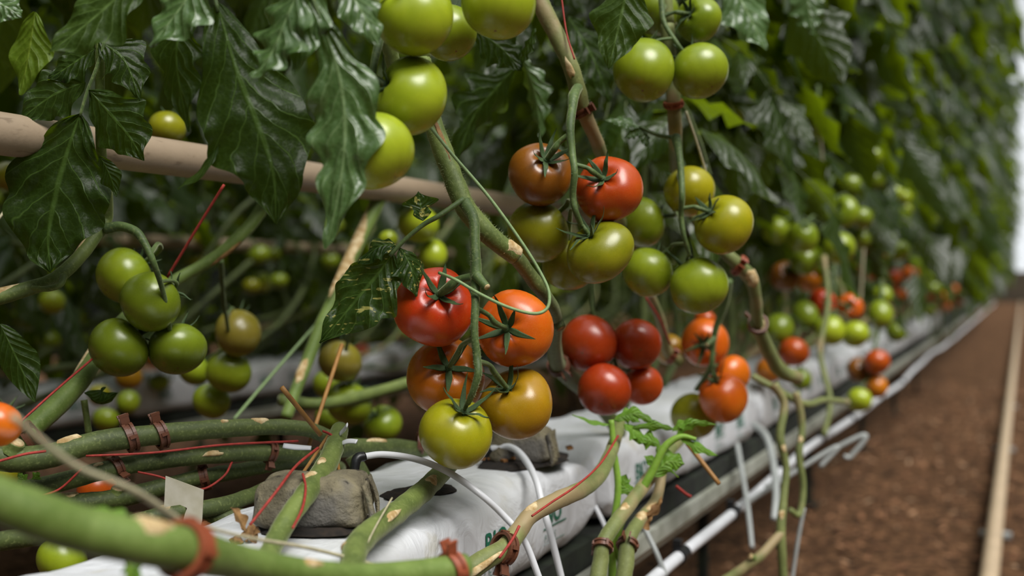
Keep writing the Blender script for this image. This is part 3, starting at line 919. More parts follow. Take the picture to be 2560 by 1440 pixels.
# B  the cluster in focus
T('B1', 1085, 767, 196, 198, 1.165, 'red', (.25, .46, 1), 'red tomato touching the bitten leaf, top of the sharp centre cluster', 2, 8)
T('B2', 1287, 823, 184, 198, 1.170, 'orange', (-.30, .06, 1), 'orange tomato facing out with a star of green sepals, sharp centre cluster', 1, 100)
T('B3', 1115, 944, 203, 180, 1.205, 'amber', (.15, .42, 1), 'amber orange tomato under the red one, partly behind the hanging stalk', 4, 50)
T('B4', 1291, 1010, 183, 175, 1.175, 'gold', (-.36, .68, 1), 'golden tomato below the star-sepalled orange one', 2, 150)
T('B5', 1140, 1083, 184, 172, 1.135, 'yellow', (.30, .84, 1), 'lowest olive yellow tomato of the sharp centre cluster', 4, 0)
# C
T('C1', 1350, 435, 158, 156, 1.29, 'brown', (.25, .52, 1), 'brownish orange tomato beside the red orange one in the upper middle cluster', 1, 10)
T('C2', 1523, 473, 168, 161, 1.27, 'redorange', (-.36, .38, 1), 'red orange tomato of the upper middle cluster', 2, 60)
T('C3', 1346, 580, 150, 151, 1.31, 'olive', (.6, .62, -1), 'olive green tomato below the brownish orange one, crossed by a green twine', 0)
T('C4', 1499, 629, 168, 156, 1.26, 'olive', (-.5, .74, 1), 'plump olive green tomato directly below the red orange one', 1, 30)
T('C5', 1422, 664, 136, 122, 1.36, 'olive', (0, .9, -1), 'dark olive tomato tucked behind and below the two olive ones', 3)
# D
T('D1', 1723, 478, 130, 118, 1.50, 'yellow', (-.2, .6, -1), 'yellow green tomato behind the stalk at the top of its cluster', 0)
T('D2', 1810, 560, 143, 148, 1.42, 'yellow', (-.72, .5, 1), 'large yellowish green tomato on the aisle side of its cluster', 3, 40)
T('D3', 1748, 715, 146, 140, 1.44, 'green', (-.35, .75, -1), 'bright green tomato at the bottom of its cluster, above the orange ones', 2)
T('D4', 1619, 680, 118, 126, 1.47, 'green', (.5, .6, -1), 'green tomato just beside the plump olive one, lower on the next cluster', 0)
T('D5', 1604, 556, 112, 126, 1.52, 'green', (.8, .3, -1), 'green tomato partly hidden behind the red orange one', 3)
# E
T('E1', 1609, 174, 154, 160, 1.37, 'green', (.1, .76, -1), 'green tomato with a brown blossom scar, upper pair over the clipped stem', 3, 20)
T('E2', 1749, 178, 133, 143, 1.40, 'green', (-.4, .72, -1), 'green tomato beside the one with the brown blossom scar', 0)
T('E3', 1747, 48, 104, 120, 1.43, 'green', (-.7, .2, 1), 'green tomato at the upper frame edge above the pair', 1, 0)
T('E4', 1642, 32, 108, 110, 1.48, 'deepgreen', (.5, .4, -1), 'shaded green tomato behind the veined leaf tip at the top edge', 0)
# F
T('F1', 1471, 858, 139, 138, 1.52, 'deepred', (.3, .35, -1), 'deep red tomato, upper of four reds, beside the star-sepalled cluster', 3)
T('F2', 1590, 861, 112, 139, 1.55, 'deepred', (-.1, .2, -1), 'deep red tomato with a pale dot, upper one in the group of four reds', 0)
T('F3', 1512, 974, 135, 126, 1.50, 'deepred', (.2, .55, -1), 'deep red tomato, lower large one in the group of four reds', 3)
T('F4', 1607, 963, 88, 110, 1.57, 'red', (-.4, .5, -1), 'small red tomato, lower one peeking out beside the large red one', 0)
# G
T('G1', 1762, 855, 118, 118, 1.80, 'orange', (-.25, -.15, 1), 'orange tomato with its calyx facing out, behind the hanging stalk', 2, 50)
T('G2', 1830, 938, 92, 98, 1.83, 'orange', (-.6, .3, -1), 'orange tomato peeping out above the large glossy orange one', 0)
T('G3', 1807, 993, 123, 126, 1.76, 'orange', (-.42, .82, 1), 'large glossy orange tomato hanging over the second grow bag', 2, 120)
T('G4', 1734, 1040, 116, 110, 1.82, 'olive', (.5, .6, -1), 'olive tomato under the glossy orange one, behind the curled young leaf', 0)
T('G5', 1672, 872, 66, 82, 1.86, 'gold', (.6, .2, -1), 'small yellow tomato between the reds and the oranges', 3)
T('G6', 1763, 800, 54, 50, 1.95, 'redorange', (0, .8, -1), 'small orange red tomato showing under the bright green one', 0)
# H
T('H1', 311, 691, 118, 156, 1.34, 'green', (.55, .55, -1), 'green tomato at the top of the four hanging by the bent stem', 0)
T('H2', 376, 753, 147, 150, 1.27, 'deepgreen', (.75, .45, -1), 'glossy green tomato in the middle of the four by the red string', 3)
T('H3', 295, 869, 142, 147, 1.28, 'deepgreen', (.6, .6, -1), 'green tomato of the four, lower one nearest the frame edge', 0)
T('H4', 442, 872, 144, 128, 1.30, 'deepgreen', (-.2, .8, -1), 'green tomato of the four, lower one nearest the blurred bunch', 1)
# I, J, K: behind
T('I1', 596, 832, 114, 118, 1.72, 'blush', (-.2, .8, -1), 'blurred brownish olive tomato at the top of the bunch of four behind', 0)
T('I2', 571, 930, 113, 104, 1.74, 'green', (.1, .8, -1), 'blurred pale green tomato below the brownish olive one', 3)
T('I3', 529, 1003, 99, 80, 1.78, 'green', (.3, .8, -1), 'blurred green tomato at the bottom of the bunch, above the stem bundle', 0)
T('I4', 486, 925, 74, 80, 1.84, 'green', (.5, .6, -1), 'blurred green tomato peeking out behind its bunch beside the sharp four', 3)
T('J1', 850, 903, 110, 102, 1.80, 'blush', (.3, .8, -1), 'blurred brown olive tomato under the bitten leaf tip', 0)
T('J2', 872, 1008, 117, 109, 1.83, 'green', (.4, .8, -1), 'blurred green tomato behind the bamboo stick, below the brown olive one', 3)
T('J3', 957, 1060, 103, 84, 1.88, 'green', (-.5, .7, 1), 'blurred green tomato at the end of its bunch nearest the yellow one', 1)
T('J4', 822, 962, 62, 92, 1.93, 'green', (.3, .8, -1), 'blurred green tomato hidden behind the bamboo stick', 0)
T('J5', 822, 1045, 74, 64, 1.93, 'deepgreen', (.4, .7, -1), 'blurred dark green tomato low behind the stem bundle end', 3)
T('K1', 1045, 560, 104, 92, 1.90, 'lime', (.2, .8, -1), 'blurred green tomato behind the small curled leaf and under the cream pipe', 0)
T('K2', 1082, 636, 72, 78, 1.93, 'lime', (-.1, .8, -1), 'blurred green tomato above the red one, behind the bitten leaf', 3)
T('K3', 972, 600, 52, 44, 1.98, 'lime', (.2, .8, -1), 'blurred green tomato behind the top of the bitten leaf', 0)
# foreground and lower corner
T('P1', 242, 1226, 118, 72, 1.30, 'redorange', (-.3, .6, -1), 'red tomato squeezed between the lying grey green stems', 0)
T('P2', 155, 1398, 128, 112, 1.10, 'green', (.4, .7, -1), 'green tomato in the lower corner below the blurred front stem', 3)
T('P3', 262, 1440, 110, 84, 1.16, 'deepgreen', (-.3, .7, -1), 'green tomato at the bottom edge beside the one in the corner', 0)
T('P4', -4, 1060, 104, 122, 0.98, 'orange', (.2, .7, -1), 'orange tomato cut by the frame edge above the lying stems', 0)
T('P5', 14, 1188, 70, 62, 1.32, 'yellow', (.2, .7, -1), 'yellow green tomato behind the lying stems at the frame edge', 3)
T('P6', 417, 322, 104, 74, 1.55, 'olive', (0, .8, -1), 'olive tomato showing between the dark leaves just above the cream pipe', 0)
T('P7', 18, 440, 66, 76, 1.75, 'olive', (0, .8, -1), 'blurred olive tomato below the cream pipe at the frame edge', 0)
T('P8', 130, 755, 66, 56, 2.5, 'lime', (0, .8, -1), 'blurred small green tomato behind the bent stem fork', 3)
T('P9', 265, 1048, 66, 58, 2.2, 'green', (0, .8, -1), 'blurred green tomato behind the little curled leaf, lower one', 0)
T('P10', 320, 1004, 58, 58, 2.25, 'green', (0, .8, -1), 'blurred green tomato behind the curled leaf, upper one', 3)
T('P11', 248, 988, 60, 50, 2.3, 'yellow', (0, .8, -1), 'blurred yellow green tomato right above the little curled leaf', 0)
T('P12', 322, 942, 70, 58, 2.35, 'gold', (0, .8, -1), 'blurred gold tomato just under the sharp green four', 0)
# L, M, N along the row
T('L1', 1838, 265, 86, 86, 2.35, 'green', (.3, .8, -1), 'blurred green tomato, first of two under the upper leaves beyond the stem clip', 0)
T('L2', 1917, 297, 86, 86, 2.38, 'lime', (-.2, .8, -1), 'blurred pale green tomato, second of two under the upper leaves', 3)
T('L3', 1926, 236, 64, 58, 2.45, 'green', (.2, .8, -1), 'blurred green tomato sitting above the pale second one', 0)
T('L4', 2044, 308, 66, 80, 2.65, 'green', (0, .8, -1), 'single blurred green tomato against the leaves, farther along', 0)
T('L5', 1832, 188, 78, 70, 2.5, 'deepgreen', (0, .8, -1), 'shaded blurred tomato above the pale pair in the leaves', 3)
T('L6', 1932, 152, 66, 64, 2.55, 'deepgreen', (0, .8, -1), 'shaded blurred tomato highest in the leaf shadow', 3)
T('M1', 2006, 592, 80, 80, 2.62, 'green', (0, .8, 1), 'blurred green tomato, middle one in the far upper bunch', 3)
T('M2', 2097, 620, 82, 78, 2.65, 'green', (-.2, .8, -1), 'blurred green tomato, lower aisle side one in the far upper bunch', 0)
T('M3', 2108, 530, 74, 80, 2.7, 'green', (-.7, .3, 1), 'blurred green tomato with dark calyx, top of the far upper bunch', 1)
T('M4', 1938, 575, 62, 78, 2.68, 'green', (.4, .8, -1), 'blurred green tomato, inner one of the far upper bunch', 0)
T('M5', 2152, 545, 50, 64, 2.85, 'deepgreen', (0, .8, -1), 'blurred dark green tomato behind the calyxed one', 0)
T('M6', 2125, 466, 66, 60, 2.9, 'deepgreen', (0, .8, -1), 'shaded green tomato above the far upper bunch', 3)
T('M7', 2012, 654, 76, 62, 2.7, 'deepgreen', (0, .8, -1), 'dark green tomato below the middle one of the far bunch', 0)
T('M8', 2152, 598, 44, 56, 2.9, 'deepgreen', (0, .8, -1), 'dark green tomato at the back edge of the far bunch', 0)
T('N1', 2055, 756, 66, 72, 2.75, 'red', (.2, .1, 1), 'blurred red tomato with dark calyx above the bright green pair', 1, 0)
T('N2', 2124, 768, 70, 64, 2.8, 'orange', (-.3, .1, 1), 'blurred orange tomato with dark calyx beside the blurred red one', 2, 40)
T('N3', 1985, 880, 68, 78, 2.6, 'redorange', (.2, .8, -1), 'blurred red orange tomato beside the knotty hanging stem', 0)
T('N4', 1946, 822, 76, 78, 2.62, 'deepgreen', (.2, .8, -1), 'blurred green tomato touching the knotty stem', 3)
T('N5', 2012, 788, 68, 74, 2.7, 'deepgreen', (-.2, .8, -1), 'blurred green tomato under the blurred red one', 0)
T('N6', 2076, 826, 74, 74, 2.68, 'lime', (.1, .8, -1), 'bright pale green tomato, first of the blurred low pair', 3)
T('N7', 2138, 835, 62, 72, 2.72, 'lime', (-.1, .8, -1), 'bright pale green tomato, second of the blurred low pair', 0)
T('N8', 2200, 785, 62, 68, 3.0, 'green', (0, .8, -1), 'blurred green tomato farther along beside the aisle', 3)
T('N9', 2192, 905, 60, 66, 2.9, 'redorange', (-.2, .7, -1), 'blurred red tomato lowest by the aisle, above the orange one', 0)
T('N10', 2148, 925, 58, 64, 2.95, 'brown', (.3, .5, 1), 'shaded brownish tomato beside the lowest blurred red one', 1)
T('N11', 2190, 966, 58, 58, 2.92, 'amber', (-.2, .7, -1), 'blurred amber tomato under the lowest red one by the aisle', 3)
T('N12', 2148, 1000, 64, 56, 2.85, 'lime', (.3, .7, -1), 'bright green tomato lowest of all beside the aisle', 2)
T('N13', 1922, 926, 60, 66, 2.55, 'amber', (.2, .7, -1), 'blurred amber tomato behind the knotty hanging stem', 0)
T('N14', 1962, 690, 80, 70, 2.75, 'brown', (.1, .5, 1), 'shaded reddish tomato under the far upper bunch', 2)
T('N15', 2024, 700, 58, 64, 2.85, 'amber', (.1, .7, -1), 'shaded amber tomato between the upper and lower far bunches', 0)
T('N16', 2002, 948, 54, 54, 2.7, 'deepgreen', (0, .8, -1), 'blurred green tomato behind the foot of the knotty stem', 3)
T('N17', 2206, 738, 50, 52, 3.1, 'green', (0, .8, -1), 'blurred green tomato stacked over the one farther along the aisle', 0)
T('N18', 2240, 830, 50, 50, 3.5, 'deepgreen', (0, .8, -1), 'dim green tomato behind the far aisle side pair', 0)
relax_tomatoes()
# bunches too far off to tell apart
random.seed(23)
BUNCHES = []
def bunch(c, n, cols, r, label, group):
    BUNCHES.append((c, r)); k = 0; pts = []
    while k < n and len(pts) < 60:
        p = c + Vector((rnd(-1.5, 1.5) * r, rnd(-1.5, 1.5) * r, rnd(-2.2, 2.2) * r)); pts.append(p)
        rr = r * rnd(0.85, 1.1)
        if all((p - t['world']).length > (rr + t['r']) * 0.97 for t in TOM if t['world'] is not None):
            col_ = random.choice(cols)
            word = {'green': 'green', 'deepgreen': 'green', 'lime': 'green', 'olive': 'green', 'redorange': 'red', 'red': 'red', 'orange': 'orange', 'gold': 'orange', 'amber': 'orange'}[col_]
            tomato_at(p, rr, col_, (rnd(-.3, .3), rnd(-.3, .3), 1), label.replace('COLOUR', word), group.replace('COLOUR', word), calyx=r > 0.03)
            k += 1
s = 3.4
while s < 12:
    top = rnd(0.98, 1.10); low = rnd(0.70, 0.86)
    bunch(Vector((-0.44 + rnd(-.08, .06), s, top)), 4, ['green', 'deepgreen', 'lime'], 0.033, 'COLOUR tomato of the far bunches hanging down the near row', 'far COLOUR tomatoes down the near row')
    bunch(Vector((-0.42 + rnd(-.08, .06), s + 0.2, low)), 4, ['green', 'deepgreen', 'orange', 'redorange'], 0.033, 'COLOUR tomato of the far bunches hanging down the near row', 'far COLOUR tomatoes down the near row')
    s += 0.42 + 0.05 * s
for i in range(30):
    s = 1.1 + i * 0.16
    bunch(Vector((-2.15 + rnd(-.22, .22), s, rnd(0.60, 0.94) if i % 5 else rnd(0.56, 0.68))), random.choice((3, 4, 4)), ['green', 'deepgreen', 'olive', 'green'] if i % 5 else ['amber', 'green', 'redorange'], 0.031, 'dim COLOUR tomato of the bunches on the back row', 'dim COLOUR tomatoes on the back row')
build_tomatoes()

# ================================================================== PLANTS OF THE CANOPY
random.seed(31)
def plant_meshes(seed, lo, hi, n, aim=None, height=2.05, spread=180, lean=0.0, foot=0.0):
    """stem and foliage of one plant in its own coordinates (foot at the grow bag)"""
    random.seed(seed); fo = MB(); st = MB()
    sp = [Vector((0, 0, foot)), Vector((0.03, 0.03, foot + 0.12)), Vector((rnd(-.04, .04), rnd(-.05, .05), max(0.5, foot + 0.3))), Vector((lean * 0.45 + rnd(-.03, .03), rnd(-.03, .03), 1.2)), Vector((lean + rnd(-.03, .03), 0, height))]
    C, R, T_, N_ = tube(st, sp, [0.008, 0.008, 0.0075, 0.007, 0.004], 7, rough=0.08)
    for i in range(n):
        h = lo + (hi - lo) * (i + rnd(0, 1)) / n
        c = C[min(int(h / height * (len(C) - 1)), len(C) - 1)]
        a = rnd(0, 360) if aim is None else aim + rnd(-spread, spread)
        a = math.radians(a)
        compound_leaf(fo, Vector((c.x, c.y, h)), (math.cos(a), math.sin(a), rnd(0.1, 0.5)), rnd(0.28, 0.44), rnd(0.5, 1.5), rnd(0.9, 1.2), tint=rnd(0, 1), stem=st)
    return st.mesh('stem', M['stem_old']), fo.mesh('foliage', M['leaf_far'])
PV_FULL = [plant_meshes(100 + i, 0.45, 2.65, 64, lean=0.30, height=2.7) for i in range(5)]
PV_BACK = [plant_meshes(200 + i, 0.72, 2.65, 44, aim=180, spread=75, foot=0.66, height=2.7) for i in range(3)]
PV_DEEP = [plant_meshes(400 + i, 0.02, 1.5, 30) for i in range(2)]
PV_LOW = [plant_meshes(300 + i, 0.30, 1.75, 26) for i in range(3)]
def plant(x, y, z, var, rot, label, group):
    t = thing('tomato_plant', Vector((x, y, z)), label, 'tomato plant', group); t.rotation_euler = (0, 0, rot)
    for me, nm in zip(var, ('stem', 'foliage')):
        o = bpy.data.objects.new(nm, me); COL.objects.link(o); o.parent = t
    return t
PLANTS = []
random.seed(77)
ys = 0.45
i = 0
while ys < 1.95:                                    # behind the sharp clusters: only leaves turned away from the aisle
    PLANTS.append(plant(-1.0 + rnd(-.04, .04), ys, TOPZ, PV_BACK[i % 3], rnd(-.3, .3), 'tomato plant whose dark leaves hang behind the cream pipe and sharp clusters', 'plants behind the sharp clusters'))
    ys += 0.19; i += 1
ys = 2.0
while ys < 40:
    far = ys > 4.2
    PLANTS.append(plant(-0.64 + rnd(-.06, .06) + min(0.10, max(0, ys - 4) * 0.02) - min(0.12, max(0, ys - 9) * 0.02), ys, TOPZ - (0.0 if ys < 3.2 else (0.12 if ys < 7 else 0.22)), PV_FULL[i % 5], rnd(-.5, .5), 'leafy tomato plant of the far near row, blurred towards the bright end' if far else 'leafy tomato plant of the near row behind the clipped stems', 'far plants of the near row' if far else 'nearer plants of the near row'))
    ys += 0.21 if ys < 4 else (0.34 if ys < 9 else (0.7 if ys < 20 else 1.2)); i += 1
ys = 0.9
while ys < 24:
    PLANTS.append(plant(-2.42 + rnd(-.1, .1), ys, TOPZ - 0.05, PV_LOW[i % 3], rnd(0, 6.28), 'dim tomato plant of the back row behind the cream pipes', 'plants of the back row')); ys += 0.27 if ys < 8 else 0.6; i += 1
ys = 1.5
while ys < 24:
    PLANTS.append(plant(-2.9 + rnd(-.1, .1), ys, TOPZ - 0.25, PV_DEEP[i % 2], rnd(0, 6.28), 'dim tomato plant of the back row behind the cream pipes', 'plants of the back row')); ys += 0.36 if ys < 8 else 0.7; i += 1
# stalks of the far bunches belong to the plant they hang from
for c, r in BUNCHES:
    pl = min(PLANTS, key=lambda q: (Vector((q.location.x, q.location.y)) - Vector((c.x, c.y))).length)
    mb = MB(); top = Vector((pl.location.x, pl.location.y, c.z + r * 5))
    tube(mb, [top, (top + c) / 2 + Vector((0, 0, r * 2.2)), c + Vector((0, 0, r * 1.5)), c - Vector((0, 0, r * 1.8))], [0.004, 0.0035, 0.003, 0.002], 6)
    o = bpy.data.objects.new('truss_stalk', mb.mesh('truss_stalk', M['truss'], Vector((0, 0, 0)))); COL.objects.link(o)
    o.parent = pl; o.matrix_parent_inverse = (Matrix.Translation(pl.location) @ pl.rotation_euler.to_matrix().to_4x4()).inverted()

# ================================================================== THE NAMED FOREGROUND PLANTS
def truss(parent, pts, widths, fruits, z=None, tip=None):
    """a hanging stalk with a jointed pedicel to every fruit: fruits = [(key, where along the stalk 0..1)]"""
    mb = MB(); s = make_stem(mb, pts, widths, z, 0.08, 10)
    for k, t in fruits:
        c, r, tan = at_stem(s, t); e, ax, b = CALYX_AT[k]
        d = (e - c)
        mid = c + d * 0.5 + ax * (0.12 * d.length) + Vector((0, 0, 0.05 * d.length)); kn = c + d * 0.72 + ax * (0.16 * d.length)
        q = max(r * 0.62, 0.0016)
        tube(mb, [c, mid, kn, e - ax * b * 0.06], [q * 1.15, q, q * 1.35, q * 1.0], 9, True, 0.05)
    o = mb.build('truss_stalk', M['truss'], parent)
    if tip:
        m2 = MB(); W3 = path(tip); tube(m2, W3, [widths[0] * 0.42 * tip[0][2] / F, widths[0] * 0.28 * tip[0][2] / F], 10); o2 = m2.build('stalk_stub', M['truss'], o)
        m3 = MB(); e = W3[-1]; dv = (W3[-1] - W3[-2]).normalized(); tube(m3, [e - dv * 0.0005, e + dv * 0.001], [widths[0] * 0.24 * tip[0][2] / F] * 2, 10); m3.build('cut_face', M['scar'], o)
    s.obj = o
    return s

def named_plant(base, label):
    b = P(*base)
    return thing('tomato_plant', b, label, 'tomato plant')
def stem_part(parent, pts, widths, z=None, mat='stem', name='stem', rough=0.10):
    mb = MB(); s = make_stem(mb, pts, widths, z, rough); s.obj = mb.build(name, M[mat], parent); return s
def hairs(s, n, length, parent, t0=0.0, t1=1.0):
    """the short downy hairs that show along the edge of a sharp stem"""
    mb = MB()
    for i in range(n):
        c, r, tan = at_stem(s, rnd(t0, t1)); nn = facing(tan, rnd(0, 360)); sdv = tan * 0.00012
        a = c + nn * r * 0.97 + tan * rnd(-.004, .004); b = a + nn * length * rnd(0.5, 1.2) + tan * length * rnd(-.3, .3)
        w = tan.cross(nn) * 0.00012
        mb.add([a - sdv - w, a + sdv, a + w, b], [(0, 1, 3), (1, 2, 3), (2, 0, 3)])
    o = mb.build('stem_hair', M['hair'], parent); o['kind'] = 'stuff'; return o
M['hair'] = simple('stem_hair', '#8d9a66', 0.6, 0.05, 50, 0)

# ---- plant with the sharp centre cluster
p1 = named_plant((1085, 290, 1.16), 'tomato plant whose bare hairy stem carries the sharp red to yellow centre cluster')
S1 = stem_part(p1, [(1055, 150, 1.20), (1078, 290, 1.185), (1108, 380, 1.175), (1135, 450, 1.165), (1165, 520, 1.16), (1220, 585, 1.165), (1290, 640, 1.18)], [46, 50, 50, 50, 52, 50, 46])
S1b = stem_part(p1, [(1288, 638, 1.18), (1325, 690, 1.20), (1360, 735, 1.22), (1388, 790, 1.28), (1385, 860, 1.40), (1400, 920, 1.52), (1450, 965, 1.62), (1500, 1010, 1.70), (1550, 1085, 1.74)], [40, 38, 36, 34, 38, 42, 42, 40, 36], mat='stem_old')
scar(S1, 0.97, 60, 0.9, 0.8, S1.obj); scar(S1, 0.30, 20, 3.2, 0.25, S1.obj, 'dry', 'dry_streak', 0.1)
mb = MB(); c, r, tan = at_stem(S1b, 0.40); tube(mb, [c, c + facing(tan, 20) * r * 1.6], [r * 1.1, r * 0.8], 12, True, 0.1); o = mb.build('knot', M['stem_old'], S1b.obj)
mb = MB(); nn = facing(tan, 20); tube(mb, [c + nn * r * 1.58, c + nn * r * 1.7], [r * 0.7, r * 0.6], 12, True, 0.1); mb.build('cut_face', M['dry'], o)
stem_part(p1, [(1055, 150, 1.20), (1035, -100, 1.23), (1020, -600, 1.26)], [46, 44, 36])
hairs(S1, 1500, 0.0032, S1.obj)
TB = truss(p1, [(1160, 505, 1.145), (1184, 550, 1.13), (1188, 620, 1.12), (1190, 690, 1.115), (1188, 760, 1.105), (1186, 830, 1.10), (1192, 890, 1.10), (1195, 935, 1.095), (1180, 985, 1.10), (1170, 1008, 1.115)], [34, 27, 25, 30, 20, 19, 20, 20, 17, 14],
           [('B1', 0.335), ('B2', 0.47), ('B3', 0.585), ('B4', 0.70), ('B5', 0.98)], tip=[(1190, 688, 1.11), (1203, 703, 1.105), (1217, 717, 1.10)])
hairs(TB, 700, 0.002, TB.obj)
big_leaf(p1, [
    ([(985, 628), (940, 690), (880, 762), (800, 858)], 108, 20, dict(lobes=3.2, depth=0.16, nu=46, nv=12, quilt=0.10, cup=0.22, peak=0.42, tint=0.5)),
    ([(1000, 618), (1028, 670), (1040, 742)], 52, -35, dict(lobes=2.5, depth=0.2, nu=30, nv=8, quilt=0.10, cup=0.3, tint=0.3)),
    ([(990, 612), (945, 618), (895, 662)], 44, 30, dict(lobes=2.5, depth=0.2, nu=26, nv=8, cup=0.3, tint=0.2)),
    ([(1058, 552), (1052, 520), (1046, 478)], 46, 10, dict(lobes=1.7, depth=0.55, nu=26, nv=8, cup=-0.2, tint=0.3, peak=0.5)),
], 'leaf_bitten', [(1160, 497, 1.14), (1100, 538, 1.13), (1058, 562, 1.13), (1010, 602, 1.128), (975, 640, 1.125)], 15, 1.13, 'dark leaf with dry bite marks')

# ---- plant with the upper middle cluster
p2 = named_plant((1350, 0, 1.3), 'tomato plant whose pale stem runs down to the upper middle orange and olive cluster')
S2 = stem_part(p2, [(1325, -60, 1.30), (1358, 20, 1.30), (1398, 100, 1.30), (1428, 170, 1.30), (1447, 235, 1.31), (1468, 300, 1.33), (1490, 350, 1.36), (1508, 400, 1.40), (1540, 520, 1.48), (1600, 680, 1.60), (1650, 800, 1.72), (1665, 870, 1.78), (1700, 905, 1.80)], [44, 44, 42, 42, 42, 36, 34, 32, 30, 28, 26, 28, 30], mat='stem_dry')
scar(S2, 0.25, -20, 1.0, 0.4, S2.obj)
hairs(S2, 500, 0.003, S2.obj, 0, 0.55)
truss(p2, [(1445, 218, 1.302), (1434, 240, 1.272), (1430, 275, 1.26), (1425, 320, 1.25), (1430, 380, 1.245), (1436, 430, 1.235), (1432, 490, 1.24), (1440, 530, 1.24), (1455, 568, 1.25)], [26, 27, 22, 22, 19, 18, 17, 16, 14],
      [('C1', 0.41), ('C2', 0.59), ('C3', 0.81), ('C4', 0.98), ('C5', 0.87)])
stem_part(p2, [(1325, -60, 1.30), (1305, -250, 1.31), (1300, -700, 1.33)], [44, 42, 36], mat='stem_dry')
big_leaf(p2, [([(1575, -60), (1550, 50), (1521, 174)], 82, 15, dict(lobes=2.5, depth=0.12, nu=40, nv=10, quilt=0.09, tint=0.5))], 'leaf_mid', None, 8, 1.28)
big_leaf(p2, [([(1420, 40), (1480, 140), (1525, 255)], 75, -20, dict(tint=0.2))], 'leaf', None, 8, 1.52)
big_leaf(p2, [([(1180, 70), (1250, 118), (1305, 178)], 60, 10, dict(tint=0.2)), ([(1338, 70), (1315, 125), (1296, 178)], 26, 50, dict(tint=0.8))], 'leaf', None, 8, 1.35)
big_leaf(p2, [([(1290, 165), (1238, 225), (1185, 290), (1142, 405)], 74, -35, dict(lobes=3.5, tint=0.1, cup=0.5, depth=0.4))], 'leaf', [(1300, 120), (1290, 165)], 8, 1.5)
big_leaf(p2, [([(1305, 140), (1338, 235), (1352, 350)], 40, 40, dict(tint=0.6, cup=0.5))], 'leaf_gloss', None, 8, 1.55)

# ---- plant of the two green clusters
p3 = named_plant((1680, 240, 1.46), 'tomato plant with the upright clipped stem between two green clusters')
S3 = stem_part(p3, [(1668, 60, 1.46), (1676, 160, 1.46), (1683, 250, 1.46), (1688, 330, 1.48), (1690, 420, 1.58), (1712, 500, 1.62), (1762, 580, 1.62), (1818, 636, 1.60), (1872, 690, 1.62), (1888, 740, 1.64), (1895, 810, 1.68), (1918, 870, 1.72), (1950, 925, 1.76), (1995, 945, 1.80)], [34, 34, 36, 34, 30, 28, 28, 32, 38, 30, 32, 36, 36, 34], mat='stem_dry')
stem_part(p3, [(1668, 60, 1.46), (1660, -150, 1.46), (1655, -700, 1.48)], [34, 34, 30], mat='stem_dry')
scar(S3, 0.62, 10, 1.2, 0.8, S3.obj); scar(S3, 0.78, 60, 1.2, 0.8, S3.obj)
truss(p3, [(1690, 342, 1.44), (1698, 390, 1.42), (1703, 440, 1.41), (1705, 490, 1.40), (1703, 540, 1.41), (1710, 590, 1.41), (1725, 640, 1.42)], [24, 19, 17, 15, 14, 12, 10],
      [('D1', 0.5), ('D2', 0.62), ('D5', 0.75), ('D4', 0.9), ('D3', 0.99)])
truss(p3, [(1652, -50, 1.43), (1655, 20, 1.42), (1662, 60, 1.41), (1690, 105, 1.40), (1705, 125, 1.40)], [18, 15, 13, 12, 10], [('E4', 0.3), ('E3', 0.4), ('E1', 0.7), ('E2', 0.95)])
big_leaf(p3, [([(1600, 318), (1560, 303), (1512, 300)], 26, 30, dict(tint=0.7, lobes=3.5, depth=0.5)), ([(1598, 314), (1612, 345), (1622, 372)], 22, -30, dict(tint=0.5)), ([(1610, 318), (1580, 335), (1560, 345)], 16, 20, dict(tint=0.4))], 'leaf_gloss', [(1688, 345, 1.46), (1640, 336, 1.46), (1598, 316, 1.46)], 12, 1.46)
big_leaf(p3, [([(1815, -70), (1868, 30), (1914, 126)], 74, -15, dict(lobes=2.8, depth=0.12, nu=36, nv=8, tint=0.9))], 'leaf_gloss', None, 8, 1.62)
big_leaf(p3, [([(2015, -60), (2022, 20), (2035, 88)], 52, 10, dict(tint=0.7))], 'leaf_gloss', None, 8, 1.9)

# ---- plant at the upper left with the big hanging leaves
p4 = named_plant((960, -60, 1.05), 'tomato plant with the large drooping leaves and pale green fruit over the top')
S4 = stem_part(p4, [(900, -160, 1.12), (930, -60, 1.10), (960, 60, 1.10), (985, 170, 1.12)], [44, 44, 42, 36])
stem_part(p4, [(900, -160, 1.12), (880, -350, 1.13), (870, -800, 1.15)], [44, 42, 36])
truss(p4, [(955, 20, 1.07), (950, 90, 1.05), (935, 160, 1.03), (925, 230, 1.03), (905, 290, 1.03)], [26, 24, 20, 18, 14], [('A1', 0.25), ('A4', 0.62), ('A5', 0.98)])
truss(p4, [(1090, -60, 1.12), (1130, -40, 1.11), (1180, -40, 1.10)], [20, 18, 16], [('A2', 0.5), ('A3', 0.98)])
big_leaf(p4, [
    ([(800, 40), (848, 190), (862, 330), (848, 470), (815, 624)], 104, 8, dict(lobes=4.2, depth=0.26, nu=60, nv=14, quilt=0.12, cup=0.12, peak=0.36, tint=0.6)),
    ([(765, -70), (718, 40), (680, 130), (632, 196)], 92, 25, dict(lobes=4.2, depth=0.34, nu=46, nv=12, quilt=0.07, tint=0.7)),
    ([(850, -60), (905, 30), (950, 118)], 66, -30, dict(lobes=3, depth=0.25, nu=30, nv=8, tint=0.3)),
    ([(800, -60), (760, 60), (735, 190)], 70, 10, dict(lobes=3, depth=0.25, nu=30, nv=8, tint=0.8)),
], 'leaf_gloss', [(745, -120), (775, -20), (815, 80)], 16, 0.93, 'glossy grey green leaf')
